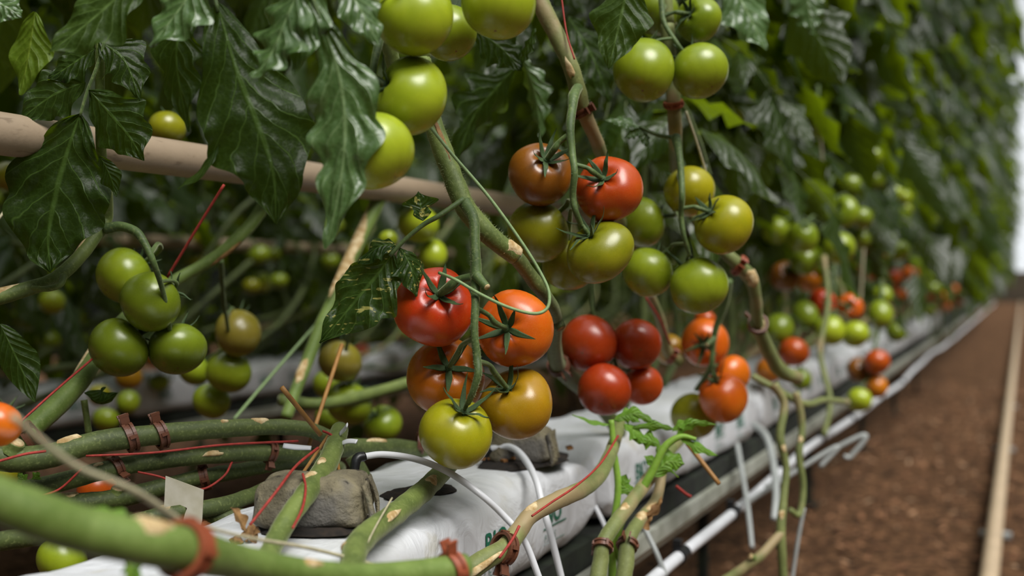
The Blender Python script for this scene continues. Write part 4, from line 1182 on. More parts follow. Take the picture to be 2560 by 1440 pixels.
big_leaf(p4, [
    ([(540, 0), (590, 170), (640, 300), (682, 430), (690, 560)], 150, -12, dict(lobes=3.6, depth=0.14, nu=56, nv=12, quilt=0.06, cup=0.25, peak=0.45, tint=0.3)),
    ([(548, 362), (505, 425), (445, 473)], 24, 40, dict(lobes=2, depth=0.1, tint=0.7)),
    ([(470, 20), (440, 140), (470, 330)], 80, 20, dict(tint=0.1, lobes=3)),
], 'leaf', [(520, -80), (545, 30)], 14, 1.02)
big_leaf(p4, [([(520, -90), (450, 20), (374, 116)], 95, 20, dict(lobes=3, depth=0.14, nu=40, nv=10, quilt=0.08, tint=0.8))], 'leaf_gloss', None, 10, 0.97)
big_leaf(p4, [([(360, -70), (240, 40), (120, 135)], 105, 15, dict(lobes=3, depth=0.15, nu=40, nv=10, tint=0.4))], 'leaf_mid', None, 10, 1.0)

# ---- plant at the left edge with the bent forked stem
p5 = named_plant((270, 490, 1.24), 'tomato plant with the forked bent stem and dark hanging leaf by the frame edge')
S5 = stem_part(p5, [(-60, 752, 1.16), (0, 742, 1.17), (70, 722, 1.18), (140, 696, 1.19), (200, 640, 1.21), (245, 580, 1.23), (265, 540, 1.24), (268, 480, 1.22), (255, 400, 1.18), (250, 250, 1.16), (250, 60, 1.15)], [40, 40, 38, 36, 34, 36, 34, 26, 26, 24, 22])
stem_part(p5, [(250, 60, 1.15), (255, -200, 1.15), (260, -700, 1.17)], [22, 24, 24])
scar(S5, 0.47, 60, 3.4, 0.3, S5.obj, 'scar', 'dry_streak', 0.1); scar(S5, 0.10, 70, 2.6, 0.6, S5.obj)
S5c = stem_part(p5, [(160, 690, 1.18), (150, 712, 1.17), (118, 722, 1.17), (80, 720, 1.17)], [18, 16, 15, 12], name='side_shoot')
truss(p5, [(262, 572, 1.23), (300, 566, 1.23), (340, 580, 1.225), (365, 615, 1.22), (385, 660, 1.22), (405, 720, 1.24), (420, 790, 1.26), (425, 830, 1.28)], [30, 25, 23, 20, 17, 13, 12, 10], [('H1', 0.5), ('H2', 0.68), ('H3', 0.85), ('H4', 0.98)])
big_leaf(p5, [
    ([(200, 285), (168, 380), (138, 490), (120, 600), (128, 682)], 140, -8, dict(lobes=3.5, depth=0.10, nu=56, nv=12, quilt=0.10, cup=0.15, peak=0.42, tint=0.45)),
    ([(222, 225), (275, 285), (325, 345), (358, 402)], 84, 20, dict(lobes=3, depth=0.14, nu=40, nv=10, quilt=0.09, tint=0.4)),
    ([(212, 205), (130, 240), (42, 305)], 66, -15, dict(lobes=3, depth=0.16, nu=36, nv=8, tint=0.5)),
    ([(250, 390), (275, 440), (292, 492)], 34, 20, dict(lobes=2, tint=0.2)),
    ([(240, 120), (180, 160), (120, 200)], 60, 10, dict(lobes=3, tint=0.2)),
    ([(245, 100), (310, 150), (350, 250)], 70, -10, dict(lobes=3, tint=0.1)),
], 'leaf', [(275, 60), (245, 160), (218, 230), (200, 290)], 10, 1.14, 'dark veined leaf')
big_leaf(p5, [([(88, 30), (72, 130), (52, 238)], 62, 10, dict(lobes=2, depth=0.05, nu=36, nv=8, tint=0.6))], 'leaf_yellow', None, 8, 1.3, 'yellowish leaf')
big_leaf(p5, [([(-60, -10), (0, 10), (56, 44)], 62, 0, dict(tint=0.8))], 'leaf_gloss', None, 8, 1.05)
big_leaf(p5, [([(258, 110), (275, 140), (272, 180)], 18, 0, dict(tint=1.0, lobes=2))], 'leaf_yellow', None, 6, 1.35)

# ---- stem rising behind the green four, with the small curled leaf
p6 = named_plant((60, 1080, 1.24), 'tomato plant whose thick stem slants up behind the sharp green four')
S6 = stem_part(p6, [(-60, 1165, 1.20), (20, 1120, 1.22), (75, 1075, 1.24), (150, 1005, 1.27), (205, 945, 1.30), (248, 880, 1.34), (330, 780, 1.42), (440, 700, 1.50), (520, 655, 1.52), (590, 600, 1.53), (650, 530, 1.55), (690, 440, 1.58)], [56, 56, 54, 54, 50, 42, 34, 30, 30, 30, 32, 30], mat='stem_bright', rough=0.06)
scar(S6, 0.42, 70, 2.2, 0.35, S6.obj); scar(S6, 0.78, -60, 2.6, 0.4, S6.obj, 'dry', 'dry_streak', 0.15)
mb = MB(); tube(mb, path([(210, 1000, 1.29), (216, 1040, 1.29), (222, 1085, 1.29)]), [0.0036, 0.0034, 0.0036], 10); mb.build('side_shoot', M['stem'], p6)
big_leaf(p6, [([(210, 982), (250, 1006), (296, 982)], 30, 55, dict(lobes=1, depth=0.02, cup=0.9, nu=30, nv=8, quilt=0.12, tint=0.5))], 'leaf', None, 6, 1.27)
big_leaf(p6, [([(0, 810), (38, 890), (90, 1005)], 54, 10, dict(lobes=1.5, depth=0.05, nu=36, nv=8, quilt=0.04, tint=0.4, peak=0.5))], 'leaf', None, 6, 1.1)
truss(p6, [(552, 650, 1.60), (555, 700, 1.62), (560, 760, 1.65), (572, 850, 1.70), (560, 960, 1.76)], [14, 12, 10, 9, 8], [('I1', 0.6), ('I2', 0.8), ('I3', 0.97), ('I4', 0.85)])

# ---- pale dry stem crossing behind the bitten leaf
p7 = named_plant((940, 510, 1.75), 'tomato plant with the pale half dry stem slanting behind the bitten leaf')
S7 = stem_part(p7, [(970, 430, 1.80), (940, 515, 1.78), (905, 585, 1.76), (875, 650, 1.74), (835, 745, 1.72), (800, 820, 1.70), (768, 905, 1.68), (740, 975, 1.66), (715, 1045, 1.64)], [36, 36, 36, 36, 34, 32, 32, 30, 30], mat='stem_bright', rough=0.06)
scar(S7, 0.33, 20, 6.0, 0.7, S7.obj, 'scar', 'dry_streak', 0.06); scar(S7, 0.80, 20, 2.0, 0.7, S7.obj)
truss(p7, [(880, 820, 1.75), (868, 860, 1.77), (862, 930, 1.80), (900, 1000, 1.83), (910, 1020, 1.84)], [12, 11, 9, 9, 8], [('J1', 0.3), ('J2', 0.6), ('J3', 0.95), ('J4', 0.55), ('J5', 0.8)])
truss(p7, [(1020, 480, 1.88), (1040, 520, 1.9), (1060, 580, 1.92)], [10, 9, 8], [('K1', 0.5), ('K2', 0.97), ('K3', 0.7)])

# ---- plants carrying the reds and the oranges
p8 = named_plant((1480, 700, 1.5), 'tomato plant whose dark stalk holds the four deep red tomatoes')
truss(p8, [(1478, 690, 1.56), (1480, 740, 1.56), (1484, 790, 1.56), (1520, 850, 1.58), (1545, 930, 1.58)], [14, 13, 12, 12, 10], [('F1', 0.55), ('F2', 0.75), ('F3', 0.9), ('F4', 0.98)])
p9 = named_plant((1815, 720, 1.75), 'tomato plant whose drooping stalk holds the orange tomatoes over the second bag')
truss(p9, [(1822, 700, 1.70), (1812, 760, 1.72), (1790, 820, 1.735), (1782, 870, 1.74), (1776, 920, 1.74), (1740, 975, 1.77)], [20, 18, 16, 14, 13, 12], [('G1', 0.55), ('G2', 0.75), ('G3', 0.8), ('G4', 0.97), ('G5', 0.6)], tip=[(1786, 845, 1.73), (1775, 856, 1.725), (1768, 862, 1.72)])
# stalks of the blurred sharp-placed bunches
def far_stalk(base, pts, widths, fruits, label):
    p_ = named_plant(base, label); truss(p_, pts, widths, fruits); return p_
far_stalk((1930, 90, 2.6), [(1930, 80, 2.6), (1905, 170, 2.5), (1880, 230, 2.42), (1890, 270, 2.4)], [10, 9, 8, 7], [('L1', .8), ('L2', .95), ('L3', .7), ('L5', .4), ('L6', .3)], 'blurred stalk of the green bunch under the upper leaves beyond the clip')
far_stalk((2045, 220, 2.75), [(2045, 215, 2.72), (2044, 260, 2.68), (2044, 280, 2.66)], [9, 8, 7], [('L4', .9)], 'blurred stalk of the single green tomato among the leaves')
far_stalk((2035, 400, 2.7), [(2030, 380, 2.65), (2050, 460, 2.67), (2075, 520, 2.7), (2050, 580, 2.68)], [14, 12, 10, 8], [('M1', .9), ('M2', .85), ('M3', .7), ('M4', .95), ('M5', .6), ('M6', .5), ('M7', .99), ('M8', .8)], 'blurred stalk of the far green bunch halfway up the row')
far_stalk((2085, 650, 2.85), [(2085, 660, 2.82), (2085, 740, 2.78), (2080, 790, 2.74), (2010, 830, 2.68)], [10, 9, 8, 7], [('N1', .4), ('N2', .45), ('N4', .97), ('N5', .8), ('N6', .6), ('N7', .62), ('N3', .98), ('N14', .1), ('N15', .2), ('N16', .99), ('N13', .95)], 'blurred stalk of the mixed red and green far bunch')
far_stalk((2200, 700, 3.1), [(2205, 700, 3.1), (2200, 800, 3.02), (2185, 880, 2.95), (2165, 960, 2.9)], [9, 8, 7, 6], [('N8', .3), ('N17', .1), ('N18', .3), ('N9', .65), ('N10', .75), ('N11', .85), ('N12', .98)], 'blurred stalk of the last low bunch beside the aisle')

# ================================================================== STEMS LYING ALONG THE BAG
def lying(pts, w, label, mat='stem_old', scars=(), stubs=(), rough=0.10):
    s = vine(pts, w, label, mat, rough=rough)
    for q in scars: scar(s, *q)
    for q in stubs: stub(s, *q)
    return s
V1 = lying([(-60, 1130, 1.12), (30, 1148, 1.13), (120, 1140, 1.14), (200, 1116, 1.15), (300, 1096, 1.17), (400, 1086, 1.19), (520, 1074, 1.22), (660, 1068, 1.26), (760, 1072, 1.29), (840, 1100, 1.31)], [72, 66, 62, 58, 56, 52, 48, 42, 38, 36], 'thick grey green stem lying uppermost in the bundle, with two brown clips',
           scars=[(0.31, 75, 0.8, 0.4), (0.77, 70, 0.9, 0.4), (0.70, 60, 0.4, 0.2)], stubs=[(0.10, 75, 0.6)])
V2 = lying([(60, 1225, 1.16), (150, 1205, 1.17), (250, 1180, 1.18), (360, 1156, 1.20), (480, 1142, 1.22), (600, 1134, 1.25), (700, 1132, 1.28), (790, 1138, 1.31)], [48, 48, 46, 46, 44, 42, 40, 36], 'grey green stem lying second from the top of the bundle, crossed by red string',
           scars=[(0.63, 20, 1.0, 0.3), (0.3, 60, 0.5, 0.3)])
V3 = lying([(40, 1262, 1.17), (150, 1262, 1.18), (260, 1252, 1.19), (380, 1226, 1.21), (480, 1198, 1.23), (570, 1182, 1.26), (680, 1162, 1.30), (800, 1140, 1.36)], [58, 56, 52, 46, 42, 40, 38, 34], 'dull green stem lying in the middle of the bundle behind the red tomato',
           scars=[(0.18, 70, 0.7, 0.3)], stubs=[(0.33, 70, 0.2)])
V4 = lying([(330, 1310, 1.15), (400, 1290, 1.16), (460, 1280, 1.17), (560, 1262, 1.20), (640, 1235, 1.25), (720, 1200, 1.32), (850, 1170, 1.42)], [48, 46, 46, 42, 40, 38, 34], 'dull green stem lying beneath the white card in the bundle',
           scars=[(0.22, 70, 0.6, 0.4)])
V5 = lying([(-60, 1365, 1.10), (60, 1345, 1.10), (180, 1335, 1.10), (300, 1345, 1.10), (420, 1375, 1.11)], [52, 50, 48, 46, 44], 'dark green stem lying lowest in the corner under the blurred front stem', scars=[(0.7, 70, 0.8, 0.4)])
V6 = lying([(500, 1290, 1.2), (560, 1295, 1.2), (630, 1290, 1.21), (700, 1270, 1.25)], [44, 44, 42, 40], 'short green stem piece lying against the near cube')
V7 = lying([(840, 1120, 1.36), (920, 1120, 1.40), (1010, 1120, 1.46), (1090, 1140, 1.52), (1180, 1160, 1.6)], [46, 46, 44, 40, 36], 'olive stem lying behind the white drip tube and the yellow tomato', scars=[(0.3, 70, 1.5, 0.3), (0.75, 60, 0.8, 0.4)])
V8 = lying([(880, 1140, 1.34), (905, 1185, 1.34), (930, 1240, 1.34), (935, 1290, 1.34)], [36, 38, 38, 36], 'short olive stem leaning behind the black drip peg')
V9 = lying([(700, 1000, 1.7), (800, 1010, 1.74), (900, 990, 1.8), (1010, 960, 1.86), (1100, 930, 1.9)], [30, 30, 30, 28, 26], 'blurred green stem lying behind the brown olive and green bunch', 'stem')
V10 = lying([(850, 1075, 1.24), (838, 1110, 1.19), (812, 1170, 1.13), (765, 1235, 1.05), (722, 1295, 1.01), (690, 1350, 0.98), (665, 1400, 0.935), (640, 1450, 0.88)], [44, 50, 55, 55, 54, 52, 52, 50], 'bent green stem leaning over the mossy cube with red string round it', 'stem',
            scars=[(0.38, 50, 0.7, 0.5), (0.32, 20, 0.8, 0.35)])
V11 = lying([(1180, 1100, 1.30), (1110, 1175, 1.24), (1060, 1225, 1.17), (1000, 1275, 1.10), (940, 1320, 1.03), (895, 1362, 0.975), (880, 1410, 0.925), (870, 1470, 0.88)], [40, 48, 54, 58, 60, 66, 62, 60], 'forked green stem with a cut end leaning on the near bag', 'stem', scars=[(0.28, 30, 1.0, 0.5), (0.52, 30, 1.6, 0.3)])
c, r, tan = at_stem(V11, 0.74); mb = MB(); e = P(866, 1370, 0.955); tube(mb, [c, e], [r * 0.8, r * 0.5], 14, True, 0.06); o = mb.build('cut_shoot', M['stem'], V11.obj)
mb = MB(); d = (e - c).normalized(); tube(mb, [e, e + d * 0.0012], [r * 0.5, r * 0.46], 14, True, 0.06); o2 = mb.build('cut_face', M['scar'], o)
mb = MB(); tube(mb, [e + d * 0.0011, e + d * 0.0016], [r * 0.2, r * 0.18], 10); mb.build('pith', M['dry'], o2)
V12 = lying([(-140, 1205, 0.60), (-40, 1235, 0.61), (60, 1275, 0.62), (200, 1322, 0.64), (340, 1352, 0.66), (480, 1378, 0.69), (620, 1410, 0.74), (760, 1432, 0.78), (900, 1442, 0.82), (1040, 1434, 0.86), (1160, 1420, 0.89)], [122, 120, 120, 118, 116, 112, 88, 72, 66, 70, 74], 'thick bright green stem sweeping blurred across the front, cut end in a clip', 'stem_bright',
            scars=[(0.42, 78, 0.75, 0.45), (0.70, 70, 0.8, 0.3)], rough=0.05)
c, r, tan = at_stem(V12, 1.0); mb = MB(); tube(mb, [c - tan * 0.0002, c + tan * 0.0015], [r * 0.9, r * 0.82], 14, True, 0.08); mb.build('cut_face', M['scar'], V12.obj)
V13 = lying([(1150, 1445, 1.12), (1200, 1408, 1.13), (1260, 1372, 1.15), (1295, 1328, 1.17), (1330, 1285, 1.19), (1400, 1248, 1.23), (1470, 1215, 1.29), (1510, 1170, 1.35), (1535, 1110, 1.42), (1550, 1060, 1.48)], [56, 54, 50, 46, 44, 44, 42, 38, 32, 28], 'green stem looping in front of the bag print with a brown ring clip', 'stem_dry', scars=[(0.45, 60, 0.9, 0.4), (0.10, -10, 1.8, 0.3)])
V14 = lying([(1490, 1470, 1.30), (1500, 1410, 1.31), (1512, 1350, 1.32), (1560, 1280, 1.36), (1620, 1200, 1.42), (1660, 1140, 1.48), (1700, 1100, 1.54)], [42, 42, 38, 36, 34, 32, 28], 'olive stem rising past the second bag beside the thin bright shoot', 'stem_dry', scars=[(0.5, 40, 0.8, 0.5)])
V15 = lying([(1555, 1470, 1.34), (1565, 1400, 1.35), (1572, 1350, 1.36), (1600, 1300, 1.40), (1640, 1250, 1.44), (1655, 1180, 1.48)], [44, 42, 38, 32, 28, 24], 'pale knotted stem with a broken joint in front of the dark gutter side', 'stem_dry', scars=[(0.6, 40, 1.2, 0.7), (0.7, 20, 1.4, 0.5)])
V16 = lying([(1935, 960, 1.75), (1960, 1010, 1.75), (1950, 1090, 1.74), (1965, 1170, 1.74), (1958, 1250, 1.73), (1952, 1330, 1.72), (1958, 1450, 1.72)], [24, 20, 22, 18, 20, 24, 22], 'knotty hanging stem nearest the aisle, reaching the bottom edge', 'stem_dry', scars=[(0.4, 20, 0.9, 0.6), (0.75, 20, 0.9, 0.6)])
V17 = lying([(1990, 980, 1.85), (2005, 1060, 1.85), (1998, 1140, 1.84), (2008, 1220, 1.84), (1998, 1285, 1.83), (1975, 1275, 1.82)], [20, 18, 18, 17, 16, 14], 'curling hanging stem hooked at its end above the aisle floor', 'stem_dry', scars=[(0.3, 20, 0.9, 0.6)])
V18 = lying([(1955, 1330, 1.72), (1900, 1390, 1.70), (1860, 1420, 1.70), (1800, 1460, 1.70)], [22, 24, 26, 24], 'loose green stem hanging low across the gutter pipe end', 'stem_dry', stubs=[(0.45, 60, 0.8)])
V19 = lying([(1880, 940, 1.9), (1935, 970, 1.9), (2010, 1010, 1.95), (2060, 1000, 2.05), (2120, 1005, 2.2)], [18, 18, 18, 16, 14], 'blurred pale stem lying over the bags beyond the knotty stem', 'stem_dry')
V20 = lying([(2060, 640, 2.6), (2070, 760, 2.55), (2050, 880, 2.5), (2075, 1000, 2.45), (2060, 1090, 2.42)], [14, 14, 14, 14, 14], 'blurred pale bare stem hanging beside the red and green far bunch', 'stem_dry')

# clutter of bare stems on the back row, dim and out of focus
random.seed(41)
for i in range(34):
    y0 = rnd(1.1, 6.5); x0 = -1.88 - rnd(0, .45); z0 = rnd(0.50, 0.62)
    q = [Vector((x0, y0, z0)), Vector((x0 + rnd(-.1, .1), y0 + rnd(.2, .4), z0 + rnd(0, .12))), Vector((x0 + rnd(-.15, .15), y0 + rnd(.5, .8), z0 + rnd(.1, .4))), Vector((x0 + rnd(-.15, .1), y0 + rnd(.7, 1.0), z0 + rnd(.3, .6)))]
    mb = MB(); tube(mb, q, [0.008, 0.007, 0.007, 0.006], 8, rough=0.1)
    tag(mb.build('tomato_vine', M['stem_dry'] if i % 5 == 0 else M['stem_old'], None, loc=q[0]), 'dim bare stem slanting among the bunches of the back row', 'vine', 'bare stems on the back row')
for i in range(22):
    y0 = rnd(2.3, 7.0); x0 = -0.58 - rnd(-.12, .2); z0 = TOPZ + 0.02
    q = [Vector((x0, y0, z0)), Vector((x0 + rnd(-.05, .1), y0 + rnd(.1, .3), z0 + rnd(0.02, .10))), Vector((x0 + rnd(-.08, .12), y0 + rnd(.3, .5), z0 + rnd(.1, .2))), Vector((x0 + rnd(-.1, .1), y0 + rnd(.4, .7), z0 + rnd(.25, .45)))]
    mb = MB(); tube(mb, q, [0.008, 0.007, 0.007, 0.006], 8, rough=0.1)
    tag(mb.build('tomato_vine', M['stem_dry'] if i % 2 else M['stem_old'], None, loc=q[0]), 'blurred bare stem bending up from the far grow bags', 'vine', 'bare stems over the far bags')

# ================================================================== YOUNG SHOOTS
def young(pts, w, leaves, label, z):
    b = P(pts[0][0], pts[0][1], z); t = thing('side_shoot', b, label, 'young shoot')
    mb = MB(); make_stem(mb, pts, w, z, 0.05, 8); mb.build('stem', M['shoot'], t)
    for lv in leaves:
        m = MB()
        for (lp, hw, roll) in lv:
            W3 = path(lp, z); tan = (W3[-1] - W3[0]).normalized(); nrm = (-FW + UP * 0.4); nrm = Quaternion(tan, math.radians(roll)) @ (nrm - tan * nrm.dot(tan)).normalized()
            leaflet(m, W3, hw * z / F, nrm, lobes=2.6, depth=0.4, nu=20, nv=6, cup=0.3, tint=rnd(0.3, 0.9), seed=rnd(0, 6))
        m.build('leaf', M['leaf_young'], t)
    return t
young([(1530, 1450), (1533, 1330), (1545, 1220), (1535, 1130), (1528, 1050)], [22, 20, 18, 17, 15], [
    [([(1530, 1062), (1480, 1052), (1430, 1036)], 16, 50)], [([(1535, 1050), (1570, 1040), (1600, 1055)], 20, 10), ([(1545, 1045), (1590, 1035), (1640, 1060)], 18, 20)],
    [([(1560, 1060), (1590, 1080), (1620, 1110)], 24, -20), ([(1580, 1070), (1640, 1065), (1690, 1075)], 14, 30)]], 'thin upright bright shoot with young leaves beneath the four reds', 1.40)
young([(1560, 1450), (1545, 1330), (1590, 1250), (1630, 1180), (1660, 1120), (1700, 1092), (1740, 1098)], [20, 20, 22, 22, 20, 16, 10], [
    [([(1690, 1092), (1730, 1060), (1790, 1062)], 16, 40), ([(1735, 1050), (1700, 1060), (1680, 1080)], 14, 20)], [([(1700, 1095), (1750, 1120), (1795, 1140)], 16, -10)],
    [([(1630, 1190), (1670, 1155), (1712, 1160)], 44, 10), ([(1625, 1185), (1640, 1160), (1610, 1140)], 22, 0)], [([(1590, 1235), (1560, 1215), (1565, 1185)], 26, 0)], [([(1650, 1110), (1620, 1100), (1580, 1098)], 24, -10)]], 'leaning bright shoot with curled young leaves before the second bag', 1.40)
young([(80, 1260), (75, 1225), (72, 1200)], [14, 12, 8], [[([(72, 1215), (55, 1195), (45, 1182)], 14, 0), ([(74, 1210), (90, 1190), (98, 1180)], 14, 0)], [([(72, 1220), (60, 1220), (45, 1215)], 10, 0)]], 'tiny bright seedling shoot sprouting among the lying stems', 1.16)
young([(330, 1390), (325, 1400), (320, 1450)], [16, 14, 14], [[([(330, 1330), (290, 1290), (228, 1268)], 26, 20)], [([(320, 1395), (330, 1420), (345, 1460)], 30, 0)]], 'soft blurred young leaf pair beside the front stem', 0.72)

# ================================================================== CLIPS
def clip_stem(s, t, roll, label, mat='clip', tilt=0.0, size=1.1):
    c, r, tan = at_stem(s, t); return clip_on(c, r, tan, roll, label, mat, tilt, size)
def clip_px(px, py, z, rpx, tan, roll, label, mat='clip', tilt=0.0):
    t3 = (RX * tan[0] + UP * tan[1] + FW * (tan[2] if len(tan) > 2 else 0.2)).normalized()
    return clip_on(P(px, py, z), rpx * z / F, t3, roll, label, mat, tilt, 1.0)
clip_stem(V1, 0.475, 95, 'brown clip on the uppermost lying stem, the one with raised tabs nearest the frame edge', tilt=0.25)
clip_stem(V1, 0.565, 95, 'brown clip on the uppermost lying stem, the one farther along', tilt=0.25)
clip_stem(V2, 0.34, -40, 'brown clip hanging under the second lying stem by the red string', tilt=-0.3)
clip_stem(V2, 0.83, -60, 'brown clip on the second lying stem below the dried white string', tilt=0.2)
clip_px(512, 1192, 1.24, 26, (1, .25), 80, 'dark brown clip on the middle lying stem above the white card')
clip_stem(V4, 0.36, 80, 'brown clip on the stem just beside the white card', tilt=0.2)
clip_px(82, 1092, 1.22, 34, (.8, .6), -60, 'brown clip behind the orange tomato at the frame edge')
clip_stem(V12, 0.495, -150, 'large red brown clip blurred on the front stem', 'clip_orange', 0.15, 1.08)
clip_stem(V12, 0.975, 92, 'red brown clip with raised tabs at the cut end of the front stem', 'clip_orange', 0.25, 1.05)
clip_stem(V13, 0.235, -100, 'brown ring clip round the looping stem over the bag print', tilt=0.9, size=1.35)
clip_stem(V14, 0.30, 170, 'brown clip low on the olive stem before the second bag', tilt=0.3)
clip_stem(V15, 0.36, 20, 'brown clip low on the pale knotted stem', tilt=-0.3)
clip_stem(S2, 0.395, 20, 'brown clip on the pale stem above the upper middle cluster', tilt=0.5, size=1.2)
clip_stem(S3, 0.165, 160, 'pinkish brown clip on the upright stem under the upper green pair', 'clip_orange', 0.2)
clip_stem(S3, 0.58, 10, 'brown clip on the bend of the knotty stem beside the yellowish tomato', 'clip_orange', 0.5, 1.2)
clip_stem(S3, 0.77, 190, 'brown clip lower on the knotty stem', tilt=0.4, size=1.3)
clip_stem(S1b, 0.62, 10, 'dark brown clip between the orange tomato and the deep reds', tilt=0.3)
clip_stem(S2, 0.965, 20, 'brown clip on the stem joint between the reds and the oranges', 'clip_orange', 0.5, 1.2)
clip_px(1050, 1108, 1.48, 22, (.9, -.1), 70, 'dark clip on the olive stem behind the yellow tomato')

# ================================================================== STRINGS, STICKS, TUBES
string([(560, 462, 1.30), (490, 575, 1.32), (418, 694, 1.34)], 7, 'red string hanging from the cream pipe to the green four', 'red_string')
string([(1402, -20, 1.30), (1416, 80, 1.29), (1436, 148, 1.28)], 5, 'red string dropping along the pale stem at the top edge', 'red_string')
string([(45, 1060, 1.16), (140, 975, 1.20), (230, 898, 1.26)], 6, 'red string stretched up behind the green four to the thick stem', 'red_string')
string([(-20, 1158, 1.09), (60, 1136, 1.10), (115, 1128, 1.11)], 7, 'red string crossing the thick lying stem at the frame edge', 'red_string')
string([(215, 1140, 1.14), (380, 1132, 1.155), (560, 1112, 1.19), (745, 1103, 1.25)], 6, 'long red string drawn along between the upper lying stems', 'red_string')
string([(95, 1242, 1.13), (150, 1222, 1.14), (205, 1172, 1.14)], 6, 'short red string over the second lying stem', 'red_string')
string([(345, 1180, 1.17), (400, 1192, 1.17), (460, 1215, 1.18), (510, 1222, 1.2), (560, 1190, 1.22), (580, 1155, 1.24)], 6, 'red string wound loosely above the white card', 'red_string')
string([(795, 1120, 1.15), (740, 1165, 1.09), (690, 1230, 1.04), (625, 1312, 1.02)], 8, 'red string running from the bent stem down beside the mossy cube', 'red_string')
string([(757, 1185, 1.075), (764, 1220, 1.04), (756, 1270, 1.0), (732, 1320, 0.965)], 7, 'red string lying on the bent stem over the cube', 'red_string')
string([(808, 1078, 1.20), (828, 1088, 1.19), (842, 1112, 1.185), (838, 1130, 1.19)], 7, 'short red string loop round the top of the bent stem', 'red_string')
string([(645, 1390, 0.925), (638, 1415, 0.91), (634, 1440, 0.88)], 8, 'red string end at the foot of the bent stem', 'red_string')
string([(1545, 1090, 1.36), (1500, 1160, 1.28), (1440, 1215, 1.22), (1380, 1255, 1.18), (1330, 1290, 1.15)], 6, 'red string following the looping stem over the bag', 'red_string')
string([(1298, 1315, 1.12), (1280, 1350, 1.11), (1248, 1395, 1.10)], 8, 'red string tied across the ring clip', 'red_string')
string([(1615, 745, 1.62), (1650, 800, 1.66), (1675, 860, 1.7)], 6, 'red string slanting above the small yellow tomato', 'red_string')
string([(1690, 1215, 1.45), (1715, 1235, 1.45), (1728, 1242, 1.45)], 9, 'short pink string end in front of the second bag', 'red_string')
string([(30, 1040, 0.62), (180, 1160, 0.66), (330, 1225, 0.70), (450, 1302, 0.76)], 19, 'pale flat twine blurred close to the lens across the lying stems', 'pale_string')
string([(440, 1296, 0.78), (600, 1340, 0.84), (780, 1372, 0.90), (960, 1418, 0.96)], 10, 'thin pale twine running over the bag towards the front stem', 'pale_string')
string([(1715, 278, 1.47), (1740, 350, 1.48), (1768, 440, 1.50)], 7, 'pale twine from the upright stem clip to the yellow green tomato', 'pale_string')
string([(-10, 555, 1.3), (50, 480, 1.32)], 7, 'pale twine end at the frame edge under the cream pipe', 'pale_string')
string([(1078, 320, 1.13), (1130, 385, 1.12), (1220, 490, 1.11), (1300, 600, 1.11), (1350, 680, 1.11), (1372, 730, 1.105), (1368, 770, 1.10), (1335, 784, 1.095), (1270, 768, 1.09), (1200, 735, 1.10), (1140, 700, 1.10), (1098, 682, 1.12)], 9, 'green twine looping down beside the orange tomato and back to the red one', 'green_string')
string([(800, 800, 1.75), (690, 925, 1.7), (585, 1048, 1.6)], 8, 'pale green blurred string slanting behind the stem bundle', 'green_string')
string([(905, 1385, 0.945), (940, 1315, 1.0), (980, 1245, 1.07)], 5, 'dry straw stalk standing against the forked stem', 'pale_string', name='straw', cat='straw')
string([(2050, 330, 2.68), (2055, 400, 2.68), (2062, 520, 2.7)], 7, 'blurred pale twine hanging under the single green tomato', 'pale_string')
string([(2165, 480, 3.0), (2160, 600, 3.0), (2150, 760, 3.0)], 8, 'blurred pale twine hanging behind the far bunch', 'pale_string')
def stick(a, b, w, label):
    mb = MB(); q = path([a, b]); tube(mb, q, [w * a[2] / F / 2, w * b[2] / F / 2 * 0.9], 8, True, 0.06); tag(mb.build('bamboo_stick', M['bamboo'], None, loc=q[1]), label, 'stick')
stick((855, 862, 1.42), (772, 1115, 1.30), 11, 'long thin bamboo stick leaning up beside the brown olive tomato')
stick((704, 968, 1.20), (802, 1088, 1.22), 13, 'short bamboo stick stuck out over the stem bundle')
stick((1718, 1108, 1.45), (1798, 1210, 1.42), 13, 'bamboo stick poking out in front of the second bag')
stick((840, 1120, 1.20), (850, 1200, 1.15), 9, 'dark thin stick standing on the mossy cube behind the bent stem')
stick((820, 1090, 1.23), (742, 1205, 1.13), 9, 'thin brown stick behind the bent stem over the cube')
def drip(pts, w, label, peg=None, mat='white_tube', on_pipe=None):
    W3 = path(pts)
    if on_pipe: W3 = [Vector((dripx(on_pipe), on_pipe, 0.402 + 0.004 * math.sin(on_pipe * 5)))] + W3; pts = pts[:1] + pts
    t = thing('drip_tube', W3[0], label, 'drip tube')
    mb = MB(); tube(mb, W3, [w * p[2] / F / 2 for p in pts], 10, per=10); mb.build('tube', M[mat], t)
    if peg:
        mb = MB(); q = path(peg); tube(mb, q, [0.0045, 0.005, 0.004][:len(q)], 10); mb.build('peg', M['black'], t)
drip([(905, 1142, 1.14), (960, 1136, 1.16), (1040, 1148, 1.18), (1120, 1180, 1.18), (1200, 1235, 1.17), (1260, 1290, 1.18), (1310, 1350, 1.18), (1350, 1450, 1.18)], 17, 'white drip tube from the near cube curving down over the bag print', [(912, 1140, 1.14), (890, 1152, 1.135), (884, 1225, 1.13)])
drip([(1228, 1122, 1.44), (1275, 1118, 1.43), (1310, 1145, 1.39), (1340, 1200, 1.33), (1355, 1260, 1.31), (1375, 1330, 1.30), (1405, 1450, 1.30)], 18, 'white drip tube from the second cube hanging down the bag front', [(1236, 1120, 1.44), (1218, 1132, 1.44), (1212, 1165, 1.44)])
drip([(1330, 1092, 1.7), (1400, 1145, 1.66), (1450, 1200, 1.6), (1500, 1290, 1.55), (1530, 1360, 1.52)], 12, 'thin white drip tube sagging between the first two bags')
